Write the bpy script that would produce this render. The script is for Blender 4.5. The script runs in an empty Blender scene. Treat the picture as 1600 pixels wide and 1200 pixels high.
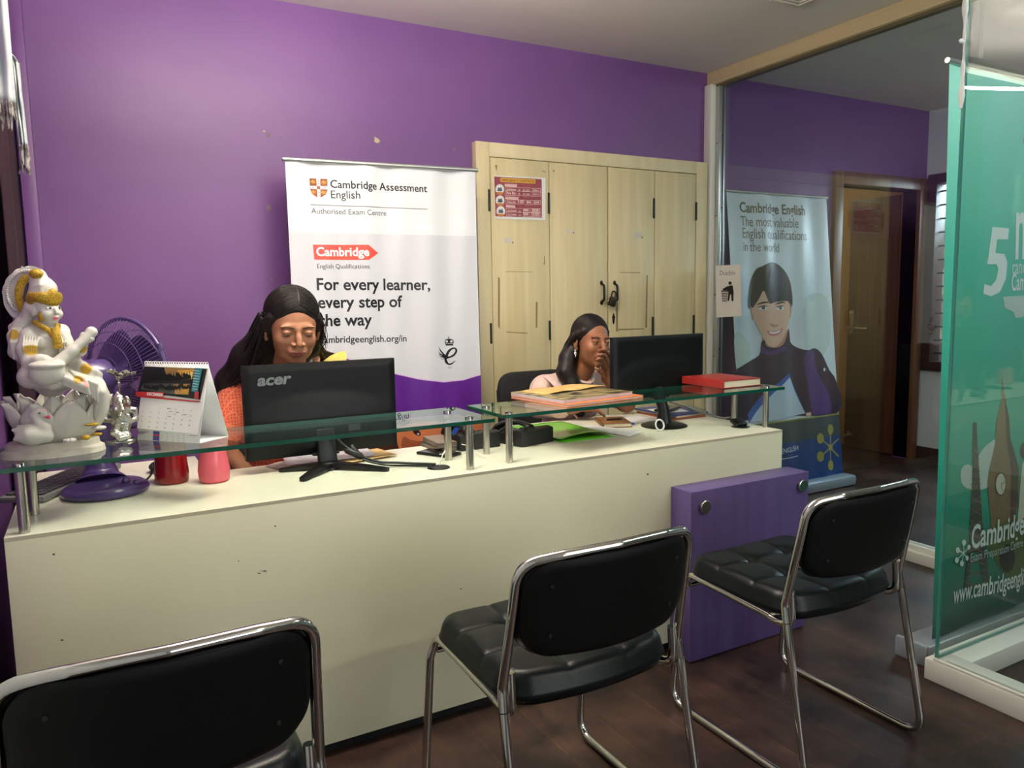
import bpy, bmesh, math, random
import numpy as np
from mathutils import Vector, Matrix
from mathutils.geometry import tessellate_polygon
random.seed(7); rng = np.random.default_rng(7)
SC = bpy.context.scene
COL = SC.collection
PI = math.pi

# ------------------------------------------------------------------ camera
FPX = 1185.509                                  # focal length in pixels of the 1600 px wide frame
YAW, PITCH, ROLL = (math.radians(a) for a in (28.9444, 6.4596, -0.9670))
CAMH = 1.35
_f = Vector((math.sin(YAW)*math.cos(PITCH), math.cos(YAW)*math.cos(PITCH), -math.sin(PITCH)))
_r = Vector((math.cos(YAW), -math.sin(YAW), 0)); _u = _r.cross(_f)
_c, _s = math.cos(ROLL), math.sin(ROLL)
CR, CU, CF = _c*_r + _s*_u, -_s*_r + _c*_u, _f
CPOS = Vector((0, 0, CAMH))
cam = bpy.data.objects.new('camera', bpy.data.cameras.new('camera')); COL.objects.link(cam)
cam.matrix_world = Matrix(((CR.x, CU.x, -CF.x, 0), (CR.y, CU.y, -CF.y, 0), (CR.z, CU.z, -CF.z, CAMH), (0, 0, 0, 1)))
cam.data.sensor_width = 36; cam.data.lens = 36*FPX/1600; cam.data.clip_start = 0.02
SC.camera = cam
def ray(px, py): return CR*((px-800)/FPX) + CU*((600-py)/FPX) + CF
def at(px, py, X=None, Y=None, Z=None):         # a pixel of the photograph as a point on a plane of the room
    d = ray(px, py)
    t = X/d.x if X is not None else Y/d.y if Y is not None else (Z-CAMH)/d.z
    return CPOS + t*d

# ------------------------------------------------------------------ light and exposure
w = bpy.data.worlds.new('world'); SC.world = w; w.use_nodes = True
bg = w.node_tree.nodes['Background']; bg.inputs[0].default_value = (0.75, 0.86, 1.0, 1); bg.inputs[1].default_value = 0.35
SC.view_settings.view_transform = 'Standard'; SC.view_settings.look = 'None'
SC.view_settings.gamma = 1; SC.view_settings.use_curve_mapping = False
SC.view_settings.exposure = 0.28
def area(name, loc, target, size, sizey, power, col=(1, 1, 1)):
    l = bpy.data.lights.new(name, 'AREA'); l.shape = 'RECTANGLE'; l.size = size; l.size_y = sizey
    l.energy = power; l.color = col
    o = bpy.data.objects.new(name, l); COL.objects.link(o); o.location = loc
    o.rotation_euler = (Vector(target)-Vector(loc)).to_track_quat('-Z', 'Y').to_euler()
    return o
CEIL = 2.74
WARM = (1.0, 0.94, 0.80)
def lamp(name, loc, power, radius, col):
    l = bpy.data.lights.new(name, 'POINT'); l.energy = power; l.shadow_soft_size = radius; l.color = col
    o = bpy.data.objects.new(name, l); COL.objects.link(o); o.location = loc
TUBES = ((0.78, 2.15, 2.36), (1.9, -0.9, 2.30))      # hanging tube lights (fittings are built with the ceiling)
area('tube_glow_near', (0.78, 2.15, 2.34), (0.74, 2.25, 0), 1.2, 0.06, 18, WARM)
area('tube_glow_rear', (1.9, -0.9, 2.27), (1.5, 2.5, 0.7), 1.2, 0.08, 11, WARM)
area('added_uplight_near', (0.78, 2.15, 2.42), (0.8, 2.3, 3), 1.2, 0.06, 66, (1.0, .90, .82))  # added upward fill that brightens the ceiling more than the wall
lamp('tube_spill_rear', (1.9, -0.9, 2.36), 3, .05, WARM)
area('window_daylight', (1.9, -2.9, 1.6), (1.6, 2, 1.35), 2.4, 1.4, 36, (0.95, 0.97, 1.0))
area('added_uplight_rear', (1.9, -0.9, 2.42), (1.9, -0.9, 3), 1.2, 0.06, 13, (1.0, .92, .82))  # second added upward fill, again for a brighter ceiling
area('back_room_daylight', (6.6, 2.9, 2.35), (4.4, 2.9, .8), 1.7, .8, 95, (0.72, 0.86, 1.0))
area('added_cubicle_fill', (3.0, 0.55, 2.70), (3.0, 1.5, 1.0), .5, .5, 22, (0.92, 0.97, 1.0))  # added lamp, put in to brighten the green banner
area('added_back_room_fill', (4.7, 1.7, 2.70), (4.2, 3.0, 0.6), .6, .6, 13, (0.80, 0.90, 1.0))  # added unseen lamp that brightens the leaning banner in the back room

# ------------------------------------------------------------------ materials
def lin(c):
    c = c/255
    return c/12.92 if c <= 0.04045 else ((c+0.055)/1.055)**2.4
def rgb(r, g, b): return (lin(r), lin(g), lin(b), 1)
MATS = {}
def mat(name, col, rough=0.5, metal=0.0, spec=0.5, coat=0.0, var=None, scale=(8, 8, 8), amt=0.15, bump=0.0, bscale=60, trans=0.0, sheen=0.0, emit=0, detail=4, sss=0.0):
    if name in MATS: return MATS[name]
    m = bpy.data.materials.new(name); m.use_nodes = True; nt = m.node_tree
    b = nt.nodes['Principled BSDF']
    b.inputs['Base Color'].default_value = rgb(*col); b.inputs['Roughness'].default_value = rough
    b.inputs['Metallic'].default_value = metal; b.inputs['Specular IOR Level'].default_value = spec
    b.inputs['Coat Weight'].default_value = coat; b.inputs['Coat Roughness'].default_value = 0.08
    b.inputs['Transmission Weight'].default_value = trans; b.inputs['Sheen Weight'].default_value = sheen
    if sss: b.inputs['Subsurface Weight'].default_value = sss; b.inputs['Subsurface Radius'].default_value = (0.012, 0.006, 0.004)
    if emit: b.inputs['Emission Color'].default_value = rgb(*col); b.inputs['Emission Strength'].default_value = emit
    if var or bump:
        tc = nt.nodes.new('ShaderNodeTexCoord'); mp = nt.nodes.new('ShaderNodeMapping'); mp.inputs['Scale'].default_value = scale
        nt.links.new(tc.outputs['Object'], mp.inputs['Vector'])
    if var:
        n = nt.nodes.new('ShaderNodeTexNoise'); n.inputs['Scale'].default_value = 1; n.inputs['Detail'].default_value = detail
        r = nt.nodes.new('ShaderNodeValToRGB'); r.color_ramp.elements[0].position = 0.5-amt; r.color_ramp.elements[1].position = 0.5+amt
        r.color_ramp.elements[0].color = rgb(*col); r.color_ramp.elements[1].color = rgb(*var)
        nt.links.new(mp.outputs[0], n.inputs['Vector']); nt.links.new(n.outputs[0], r.inputs[0]); nt.links.new(r.outputs[0], b.inputs['Base Color'])
    if bump:
        n2 = nt.nodes.new('ShaderNodeTexNoise'); n2.inputs['Scale'].default_value = bscale; n2.inputs['Detail'].default_value = 3
        bp = nt.nodes.new('ShaderNodeBump'); bp.inputs['Strength'].default_value = bump; bp.inputs['Distance'].default_value = 0.004
        nt.links.new(tc.outputs['Object'], n2.inputs['Vector']); nt.links.new(n2.outputs[0], bp.inputs['Height']); nt.links.new(bp.outputs[0], b.inputs['Normal'])
    MATS[name] = m
    return m
def glass(name, tint, rough=0.0, f0=0.04):       # thin clear pane: tinted see-through plus a mirror part that grows at grazing angles
    if name in MATS: return MATS[name]
    m = bpy.data.materials.new(name); m.use_nodes = True; nt = m.node_tree; nt.nodes.clear()
    out = nt.nodes.new('ShaderNodeOutputMaterial'); mix = nt.nodes.new('ShaderNodeMixShader')
    tr = nt.nodes.new('ShaderNodeBsdfTransparent'); tr.inputs[0].default_value = (*tint, 1)
    gl = nt.nodes.new('ShaderNodeBsdfGlossy'); gl.inputs['Roughness'].default_value = rough; gl.inputs[0].default_value = (0.95, 1, 0.98, 1)
    lw = nt.nodes.new('ShaderNodeLayerWeight')
    pw = nt.nodes.new('ShaderNodeMath'); pw.operation = 'POWER'; pw.inputs[1].default_value = 5
    ml = nt.nodes.new('ShaderNodeMath'); ml.operation = 'MULTIPLY_ADD'; ml.inputs[1].default_value = 1-f0; ml.inputs[2].default_value = f0
    nt.links.new(lw.outputs['Facing'], pw.inputs[0]); nt.links.new(pw.outputs[0], ml.inputs[0]); nt.links.new(ml.outputs[0], mix.inputs[0])
    nt.links.new(tr.outputs[0], mix.inputs[1]); nt.links.new(gl.outputs[0], mix.inputs[2]); nt.links.new(mix.outputs[0], out.inputs[0])
    MATS[name] = m
    return m
def vcol(name, rough=0.5, spec=0.5, sss=0.0, bump=0.0, bscale=200, coat=0.0):   # colour comes from the mesh's own colour attribute
    if name in MATS: return MATS[name]
    m = mat(name, (200, 200, 200), rough, spec=spec, sss=sss, bump=bump, bscale=bscale, coat=coat); nt = m.node_tree
    a = nt.nodes.new('ShaderNodeVertexColor'); a.layer_name = 'Col'
    nt.links.new(a.outputs[0], nt.nodes['Principled BSDF'].inputs['Base Color'])
    return m

# ------------------------------------------------------------------ object helpers
def tag(o, label=None, cat=None, group=None, kind=None):
    if label: o['label'] = label
    if cat: o['category'] = cat
    if group: o['group'] = group
    if kind: o['kind'] = kind
    return o
ROOT = {}
def thing(name, label, cat, loc=(0, 0, 0), group=None, kind=None):
    o = bpy.data.objects.new(name, None); COL.objects.link(o); o.empty_display_size = 0.05
    o.location = loc; ROOT[o] = Vector(loc)
    return tag(o, label, cat, group, kind)
def dup(root, loc, label=None, rz=0):
    r = root.copy(); COL.objects.link(r); r.location = loc; r.rotation_euler.z = rz
    if label: r['label'] = label
    for ch in list(root.children):
        c = ch.copy(); COL.objects.link(c); c.parent = r
        for g in list(ch.children):
            d = g.copy(); COL.objects.link(d); d.parent = c
    return r
def smooth_closed(pts, n=6):                    # closed Catmull-Rom through 2D or 3D points
    P = [Vector(p) for p in pts]; out = []
    for i in range(len(P)):
        a, b, c, d = P[i-1], P[i], P[(i+1) % len(P)], P[(i+2) % len(P)]
        for k in range(n):
            t = k/n
            out.append(0.5*((2*b)+(c-a)*t+(2*a-5*b+4*c-d)*t*t+(3*b-a-3*c+d)*t**3))
    return out
def smooth_open(pts, n=8):
    P = [Vector(p) for p in pts]; P = [2*P[0]-P[1]] + P + [2*P[-1]-P[-2]]; out = []
    for i in range(1, len(P)-2):
        a, b, c, d = P[i-1:i+3]
        for k in range(n):
            t = k/n
            out.append(0.5*((2*b)+(c-a)*t+(2*a-5*b+4*c-d)*t*t+(3*b-a-3*c+d)*t**3))
    return out + [P[-2]]
def fillet(pts, r, n=5):                        # polyline with rounded corners
    P = [Vector(p) for p in pts]; out = [P[0]]
    for i in range(1, len(P)-1):
        a, b, c = P[i-1], P[i], P[i+1]
        rr = r[i] if isinstance(r, dict) and i in r else (r if not isinstance(r, dict) else r.get('d', 0.03))
        u, v = (a-b), (c-b); la, lb = u.length, v.length; u.normalize(); v.normalize()
        ang = max(u.angle(v), 1e-3); t = min(rr/math.tan(ang/2), la*0.49, lb*0.49)
        p, q = b+u*t, b+v*t
        for k in range(n+1):
            s = k/n
            out.append((1-s)**2*p + 2*s*(1-s)*b + s*s*q)
    return out + [P[-1]]
class MB:
    def __init__(self): self.bm = bmesh.new()
    def box(self, a, b, bev=0.0, mi=0, seg=2, M=None):
        r = bmesh.ops.create_cube(self.bm, size=1)['verts']
        c = (Vector(a)+Vector(b))/2; d = Vector(b)-Vector(a)
        for v in r:
            v.co = Vector((v.co.x*d.x, v.co.y*d.y, v.co.z*d.z))+c
        fs = {f for v in r for f in v.link_faces}
        for f in fs: f.material_index = mi
        vs = set(r)
        if bev:
            es = list({e for f in fs for e in f.edges})
            res = bmesh.ops.bevel(self.bm, geom=es, offset=bev, segments=seg, affect='EDGES', profile=0.5)
            for f in res['faces']: f.material_index = mi
            vs = {v for f in res['faces'] for v in f.verts} | {v for v in vs if v.is_valid}
            q = list(vs)
            for v in q:
                for f in v.link_faces: vs.update(f.verts)
        if M:
            for v in vs: v.co = M @ v.co
        return self
    def tube(self, pts, r, n=10, closed=False, mi=0, radii=None, caps=True, flat=1.0, up=None):
        P = [Vector(p) for p in pts]; N = len(P); rings = []
        if N < 2: return self
        T = []
        for i in range(N):
            if closed: t = P[(i+1) % N]-P[i-1]
            else: t = P[min(i+1, N-1)]-P[max(i-1, 0)]
            T.append(t.normalized() if t.length > 1e-9 else Vector((0, 0, 1)))
        ref = Vector(up) if up else (Vector((0, 0, 1)) if abs(T[0].z) < 0.9 else Vector((1, 0, 0)))
        a = (ref - T[0]*ref.dot(T[0])).normalized()
        for i in range(N):
            a = (a - T[i]*a.dot(T[i])); a = a.normalized() if a.length > 1e-6 else T[i].orthogonal().normalized()
            b = T[i].cross(a); rr = radii[i] if radii else r
            rings.append([self.bm.verts.new(P[i] + (a*math.cos(2*PI*k/n)*flat + b*math.sin(2*PI*k/n))*rr) for k in range(n)])
        for i in range(N if closed else N-1):
            A, B = rings[i], rings[(i+1) % N]
            for k in range(n):
                f = self.bm.faces.new((A[k], A[(k+1) % n], B[(k+1) % n], B[k])); f.material_index = mi
        if caps and not closed:
            f = self.bm.faces.new(rings[0][::-1]); f.material_index = mi
            f = self.bm.faces.new(rings[-1]); f.material_index = mi
        return self
    def lathe(self, prof, c=(0, 0, 0), n=32, mi=0, M=None, sx=1, sy=1):   # profile of (radius, height)
        rings = []; c = Vector(c)
        def tr(p):
            p = Vector(p); return (M @ p if M else p)+c
        for (r, z) in prof:
            if r < 1e-6: rings.append([self.bm.verts.new(tr((0, 0, z)))])
            else: rings.append([self.bm.verts.new(tr((r*sx*math.cos(2*PI*k/n), r*sy*math.sin(2*PI*k/n), z))) for k in range(n)])
        for A, B in zip(rings, rings[1:]):
            for k in range(n):
                if len(A) == 1 and len(B) == 1: continue
                if len(A) == 1: vs = (A[0], B[(k+1) % n], B[k])
                elif len(B) == 1: vs = (A[k], A[(k+1) % n], B[0])
                else: vs = (A[k], A[(k+1) % n], B[(k+1) % n], B[k])
                f = self.bm.faces.new(vs); f.material_index = mi
        return self
    def prism(self, poly, t0, t1, fr, mi=0, bev=0.0, side_mi=None):      # 2D outline given depth; fr(u, v, w) -> 3D
        poly = [Vector((p[0], p[1])) for p in poly]
        A = [self.bm.verts.new(fr(p.x, p.y, t0)) for p in poly]; B = [self.bm.verts.new(fr(p.x, p.y, t1)) for p in poly]
        n = len(poly); fs = []
        fa = self.bm.faces.new(A[::-1]); fb = self.bm.faces.new(B); fa.material_index = fb.material_index = mi
        fs = [fa, fb]
        for k in range(n):
            f = self.bm.faces.new((A[k], A[(k+1) % n], B[(k+1) % n], B[k])); f.material_index = mi if side_mi is None else side_mi; fs.append(f)
        if bev:
            es = list({e for f in (fa, fb) for e in f.edges})
            r = bmesh.ops.bevel(self.bm, geom=es, offset=bev, segments=2, affect='EDGES', profile=0.5)
            for f in r['faces']: f.material_index = mi
        return self
    def ball(self, c, r, n=16, mi=0, M=None):
        r = (r, r, r) if not hasattr(r, '__len__') else r
        res = bmesh.ops.create_uvsphere(self.bm, u_segments=n, v_segments=max(6, n*2//3), radius=1)['verts']
        c = Vector(c)
        for v in res:
            p = Vector((v.co.x*r[0], v.co.y*r[1], v.co.z*r[2])); v.co = (M @ p if M else p)+c
        for f in {f for v in res for f in v.link_faces}: f.material_index = mi
        return self
    def grid(self, nu, nv, fn, mi=0, closed_u=False):
        V = [[self.bm.verts.new(fn(i/(nu if closed_u else nu-1) if nu > 1 else 0, j/(nv-1))) for j in range(nv)] for i in range(nu)]
        for i in range(nu if closed_u else nu-1):
            for j in range(nv-1):
                I = (i+1) % nu
                f = self.bm.faces.new((V[i][j], V[I][j], V[I][j+1], V[i][j+1])); f.material_index = mi
        return V
    def build(self, name, mats, parent=None, ang=40, local=False, solid=0.0, recalc=True, sub=0, off=0):
        if recalc: bmesh.ops.recalc_face_normals(self.bm, faces=self.bm.faces)
        me = bpy.data.meshes.new(name)
        root = parent
        while root is not None and root.parent is not None: root = root.parent
        if root is not None and not local: self.bm.transform(Matrix.Translation(-ROOT[root]))
        self.bm.to_mesh(me); self.bm.free()
        return finish(me, name, mats, parent, ang, solid, sub, off)
def finish(me, name, mats, parent=None, ang=40, solid=0.0, sub=0, off=0):
    for m in (mats if isinstance(mats, (list, tuple)) else [mats]): me.materials.append(m)
    me.polygons.foreach_set('use_smooth', [True]*len(me.polygons))
    if ang < 180: me.set_sharp_from_angle(angle=math.radians(ang))
    o = bpy.data.objects.new(name, me); COL.objects.link(o)
    if parent is not None: o.parent = parent
    if solid:
        s = o.modifiers.new('thickness', 'SOLIDIFY'); s.thickness = solid; s.offset = off
    if sub:
        s = o.modifiers.new('subdivision', 'SUBSURF'); s.levels = sub; s.render_levels = sub
    ROOT.setdefault(o, Vector((0, 0, 0)))
    return o
def struct(o): o['kind'] = 'structure'; return o

# text as flat triangles, cached
_tc = {}
def text_tris(s, bold=0.0, shear=0.0):
    key = (s, bold, shear)
    if key in _tc: return _tc[key]
    cu = bpy.data.curves.new('t', 'FONT'); cu.body = s; cu.size = 1; cu.resolution_u = 3; cu.offset = bold; cu.shear = shear
    o = bpy.data.objects.new('t', cu); COL.objects.link(o)
    dg = bpy.context.evaluated_depsgraph_get(); dg.update()
    me = o.evaluated_get(dg).to_mesh(); me.calc_loop_triangles()
    V = [(v.co.x, v.co.y) for v in me.vertices]; T = [tuple(t.vertices) for t in me.loop_triangles]
    o.evaluated_get(dg).to_mesh_clear(); bpy.data.objects.remove(o); bpy.data.curves.remove(cu)
    xs = [v[0] for v in V]; x0, x1 = min(xs), max(xs)
    V = [(v[0]-x0, v[1]) for v in V]
    _tc[key] = (V, T, x1-x0)
    return _tc[key]
class Print:                                     # flat artwork on a plane; coordinates may be read off the photograph
    def __init__(self, O, U, V, wave=None, eps=0.0007, mb=None):
        self.O, self.U, self.V = Vector(O), Vector(U).normalized(), Vector(V).normalized()
        self.N = self.U.cross(self.V).normalized()
        self.wave = wave; self.eps = eps; self.mb = mb or MB()
    def uv(self, p):
        d = ray(*p); t = (self.O-CPOS).dot(self.N)/d.dot(self.N); q = CPOS+d*t-self.O
        return Vector((q.dot(self.U), q.dot(self.V)))
    def P(self, q, layer):
        w = self.wave(q[0], q[1]) if self.wave else 0
        return self.O+self.U*q[0]+self.V*q[1]+self.N*(w+layer*self.eps)
    def poly(self, pts, mi, layer=1, px=True, smooth=0, maxlen=0.022):
        q = [self.uv(p) for p in pts] if px else [Vector(p) for p in pts]
        if smooth: q = [Vector((v.x, v.y)) for v in smooth_closed([(v.x, v.y, 0) for v in q], smooth)]
        tris = tessellate_polygon([[Vector((v.x, v.y, 0)) for v in q]])
        return self.tris(q, tris, mi, layer, maxlen)
    def tris(self, q, tris, mi, layer, maxlen=0.022):
        b = bmesh.new(); vs = [b.verts.new((v[0], v[1], 0)) for v in q]
        for t in tris:
            try: b.faces.new([vs[i] for i in t])
            except ValueError: pass
        if self.wave:
            for _ in range(8):
                long = [e for e in b.edges if e.calc_length() > maxlen]
                if not long: break
                bmesh.ops.subdivide_edges(b, edges=long, cuts=1); bmesh.ops.triangulate(b, faces=b.faces)
        mp = {}; bm = self.mb.bm
        for v in b.verts: mp[v] = bm.verts.new(self.P((v.co.x, v.co.y), layer))
        for f in b.faces:
            vv = [mp[v] for v in f.verts]
            if f.normal.z < 0: vv.reverse()
            bm.faces.new(vv).material_index = mi
        b.free()
        return self
    def line(self, p, q, wpx, mi, layer=1, px=True):
        a, b = (self.uv(p), self.uv(q)) if px else (Vector(p), Vector(q))
        d = (b-a).normalized(); n = Vector((-d.y, d.x))*wpx
        return self.poly([a-n, b-n, b+n, a+n], mi, layer, px=False)
    def ellipse(self, c, rx, ry, mi, layer=1, n=24, px=True):
        return self.poly([(c[0]+rx*math.cos(2*PI*k/n), c[1]+ry*math.sin(2*PI*k/n)) for k in range(n)], mi, layer, px)
    def text(self, s, p0, p1, mi, layer=2, bold=0.0, asp=1.0, px=True, shear=0.0):
        a, b = (self.uv(p0), self.uv(p1)) if px else (Vector(p0), Vector(p1))
        V, T, wd = text_tris(s, bold, shear); d = b-a; k = d.length/wd; d.normalize(); n = Vector((-d.y, d.x))
        return self.tris([a+d*(v[0]*k)+n*(v[1]*k*asp) for v in V], T, mi, layer, 1)
    def text_h(self, s, p, hgt, mi, layer=2, bold=0.0):              # text of a given height, centred on a pixel
        c = self.uv(p); V, T, wd = text_tris(s, bold); k = hgt/.7
        return self.tris([Vector((c.x+(v[0]-wd/2)*k, c.y+(v[1]-.35)*k)) for v in V], T, mi, layer, 1)
    def sheet(self, pts, mi, layer=0, nu=24, nv=40, px=True):       # four corners, bottom-left first, anticlockwise
        A, B, C, D = [self.uv(p) if px else Vector(p) for p in pts]
        def fn(u, v):
            q = (A*(1-u)+B*u)*(1-v)+(D*(1-u)+C*u)*v
            return self.P(q, layer)
        self.mb.grid(nu, nv, fn, mi)
        return self
# ------------------------------------------------------------------ shared materials
PURPLE = mat('purple_wall_paint', (117, 79, 137), 0.4, spec=0.4, var=(108, 72, 128), scale=(1.5, 1.5, 2.5), amt=0.2, bump=0.06, bscale=90)
PURPLE2 = mat('purple_laminate', (92, 75, 126), 0.4, var=(84, 68, 117), scale=(30, 30, 2))
CREAM = mat('cream_laminate', (222, 221, 190), 0.4, var=(215, 213, 182), scale=(2, 2, 1), amt=0.25)
CREAM_TOP = mat('cream_worktop', (230, 229, 208), 0.34, var=(222, 220, 198), scale=(9, 3, 1), amt=0.25)
EDGE = mat('worktop_edge', (186, 179, 154), 0.5)
DARKGAP = mat('black_gap', (14, 12, 11), 0.8)
CEILM = mat('ceiling_paint', (226, 219, 212), 0.8, var=(221, 214, 208), scale=(2, 2, 2), amt=0.25)
WHITEWALL = mat('white_wall_paint', (205, 208, 208), 0.7, var=(196, 200, 200), scale=(3, 3, 3), amt=0.2)
WOODTRIM = mat('pale_wood_beam', (206, 190, 148), 0.45, var=(196, 178, 134), scale=(60, 1.5, 60), amt=0.2)
ALU = mat('aluminium', (196, 198, 196), 0.3, metal=0.8)
WHITEALU = mat('white_painted_frame', (222, 222, 212), 0.4)
CHROME = mat('chrome', (205, 203, 198), 0.09, metal=1.0)
STEEL = mat('brushed_steel', (188, 184, 174), 0.28, metal=1.0)
BLACKP = mat('black_plastic', (15, 16, 17), 0.38, spec=0.35)
BLACKM = mat('black_matte_plastic', (22, 23, 25), 0.55)
LEATHER = mat('black_leatherette', (7, 14, 15), 0.33, spec=0.25, bump=0.12, bscale=350)
SHELL = mat('black_chair_shell', (5, 6, 6), 0.55, spec=0.2, bump=0.1, bscale=300)
PAPER = mat('white_paper', (236, 236, 232), 0.7)
GLASS = glass('clear_float_glass', (0.90, 0.96, 0.935))
GEDGE = mat('green_glass_edge', (18, 82, 64), 0.12, spec=0.6, coat=0.4)
PANE = glass('partition_glass', (0.93, 0.965, 0.955), 0.0, 0.045)
PEDGE = mat('partition_glass_edge', (58, 128, 116), 0.15, spec=0.6)
DWOOD = mat('dark_door_wood', (92, 54, 32), 0.4, var=(72, 40, 22), scale=(40, 40, 1.4), amt=0.2)
DWOOD2 = mat('brown_frame_wood', (112, 70, 42), 0.45, var=(94, 56, 32), scale=(30, 30, 1.5), amt=0.2)
def floor_mat():
    m = mat('dark_wood_laminate', (66, 42, 36), 0.32, spec=0.4); nt = m.node_tree; b = nt.nodes['Principled BSDF']
    tc = nt.nodes.new('ShaderNodeTexCoord'); mp = nt.nodes.new('ShaderNodeMapping'); mp.inputs['Rotation'].default_value = (0, 0, PI/2)
    br = nt.nodes.new('ShaderNodeTexBrick'); br.inputs['Scale'].default_value = 1; br.inputs['Brick Width'].default_value = 1.21; br.inputs['Row Height'].default_value = 0.192
    br.inputs['Mortar Size'].default_value = 0.0013; br.inputs['Mortar Smooth'].default_value = 0.3; br.offset = 0.37
    br.inputs['Color1'].default_value = rgb(60, 45, 41); br.inputs['Color2'].default_value = rgb(49, 38, 36); br.inputs['Mortar'].default_value = rgb(86, 64, 52)
    n = nt.nodes.new('ShaderNodeTexNoise'); n.inputs['Scale'].default_value = 3.1; n.inputs['Detail'].default_value = 8; n.inputs['Roughness'].default_value = 0.7
    g = nt.nodes.new('ShaderNodeTexNoise'); g.inputs['Scale'].default_value = 1; g.inputs['Detail'].default_value = 5
    mg = nt.nodes.new('ShaderNodeMapping'); mg.inputs['Scale'].default_value = (22, 1.6, 1)
    r = nt.nodes.new('ShaderNodeValToRGB'); r.color_ramp.elements[0].position = 0.4; r.color_ramp.elements[1].position = 0.68
    r.color_ramp.elements[0].color = (0.45, 0.43, 0.43, 1); r.color_ramp.elements[1].color = (2.1, 1.9, 1.5, 1)
    r2 = nt.nodes.new('ShaderNodeValToRGB'); r2.color_ramp.elements[0].position = 0.3; r2.color_ramp.elements[1].position = 0.75
    r2.color_ramp.elements[0].color = (0.72, 0.7, 0.72, 1); r2.color_ramp.elements[1].color = (1.2, 1.16, 1.1, 1)
    m1 = nt.nodes.new('ShaderNodeMixRGB'); m1.blend_type = 'MULTIPLY'; m1.inputs[0].default_value = 1
    m2 = nt.nodes.new('ShaderNodeMixRGB'); m2.blend_type = 'MULTIPLY'; m2.inputs[0].default_value = 1
    L = nt.links.new
    L(tc.outputs['Object'], mp.inputs[0]); L(mp.outputs[0], br.inputs[0]); L(tc.outputs['Object'], n.inputs[0]); L(tc.outputs['Object'], mg.inputs[0]); L(mg.outputs[0], g.inputs[0])
    L(n.outputs[0], r.inputs[0]); L(g.outputs[0], r2.inputs[0]); L(br.outputs[0], m1.inputs[1]); L(r.outputs[0], m1.inputs[2])
    L(m1.outputs[0], m2.inputs[1]); L(r2.outputs[0], m2.inputs[2]); L(m2.outputs[0], b.inputs['Base Color'])
    rr = nt.nodes.new('ShaderNodeMapRange'); rr.inputs['To Min'].default_value = 0.24; rr.inputs['To Max'].default_value = 0.5
    L(n.outputs[0], rr.inputs[0]); L(rr.outputs[0], b.inputs['Roughness'])
    return m
FLOORM = floor_mat()

# ------------------------------------------------------------------ the room
WY, LX, RX, FY = 3.75, -0.27, 5.83, -3.0       # back wall, left wall, right wall, wall behind the camera
b = MB(); b.box((LX-.1, FY-.1, -.06), (RX+.1, 6.2, 0)); struct(b.build('floor', FLOORM))
b = MB(); b.box((LX-.1, FY-.1, CEIL), (RX+.1, 6.2, CEIL+.06)); struct(b.build('ceiling', CEILM))
DX0, DX1, DZ = 4.82, 5.72, 2.13                 # doorway in the back wall
b = MB()
b.box((LX-.1, WY, 0), (DX0, WY+.12, CEIL)); b.box((DX1, WY, 0), (RX+.1, WY+.12, CEIL)); b.box((DX0, WY, DZ), (DX1, WY+.12, CEIL))
pr = Print((0, WY, 0), (1, 0, 0), (0, 0, 1), mb=b, eps=0.0008)
PLASTER = mat('bare_plaster_chip', (190, 176, 150), 0.85); PATCHD = mat('darker_paint_mark', (86, 56, 112), 0.5)
for cx, cy, sx, sy, mi in ((418, 211, 6, 7, 1), (588, 219, 6.5, 9, 2), (709, 233, 3, 4, 1), (421, 325, 6, 6, 1), (424, 437, 2.5, 3, 1), (585, 214, 3, 3, 1), (413, 205, 2.5, 2.5, 2), (592, 224, 2, 4, 1)):
    pr.poly([(cx+sx*math.cos(2*PI*k/9)*random.uniform(.35, 1.1), cy+sy*math.sin(2*PI*k/9)*random.uniform(.35, 1.1)) for k in range(9)], 2 if mi == 2 else 3, 1 + (mi == 2))
o = struct(b.build('wall_back', [PURPLE, PURPLE, PLASTER, mat('chipped_paint', (120, 104, 116), 0.7)], recalc=False))
b = MB(); b.box((LX-.1, 2.0, 0), (LX, WY, CEIL)); struct(b.build('wall_left', PURPLE))
b = MB(); b.box((LX-.1, FY, 0), (LX, 1.999, CEIL)); struct(b.build('wall_left_front', WHITEWALL))
# window opening in the right wall
WN = (2.45, 3.72, 0.72, 2.25)
b = MB(); b.box((RX, FY, 0), (RX+.12, WN[0], CEIL)); b.box((RX, WN[1], 0), (RX+.12, WY, CEIL)); b.box((RX, WN[0], 0), (RX+.12, WN[1], WN[2])); b.box((RX, WN[0], WN[3]), (RX+.12, WN[1], CEIL))
struct(b.build('wall_right', WHITEWALL))
# wall behind the camera, with a wide window that daylight comes through
b = MB(); b.box((LX-.1, FY-.12, 0), (.7, FY, CEIL)); b.box((3.1, FY-.12, 0), (RX+.1, FY, CEIL)); b.box((.7, FY-.12, 0), (3.1, FY, .9)); b.box((.7, FY-.12, 2.3), (3.1, FY, CEIL))
struct(b.build('wall_front', WHITEWALL))
# purple boxed pipe casing down the left corner of the back wall
b = MB(); b.box((-.205, WY-.05, 0), (-.15, WY, CEIL), 0.006); b.box((-.268, WY-.03, 0), (-.222, WY, CEIL), 0.004); struct(b.build('trim_1', PURPLE))
# skirting in the back room
b = MB(); b.box((RX-.015, 1.6, 0), (RX, WY, .1)); struct(b.build('baseboard_right', mat('dark_brown_skirting', (50, 34, 28), 0.5)))
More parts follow.
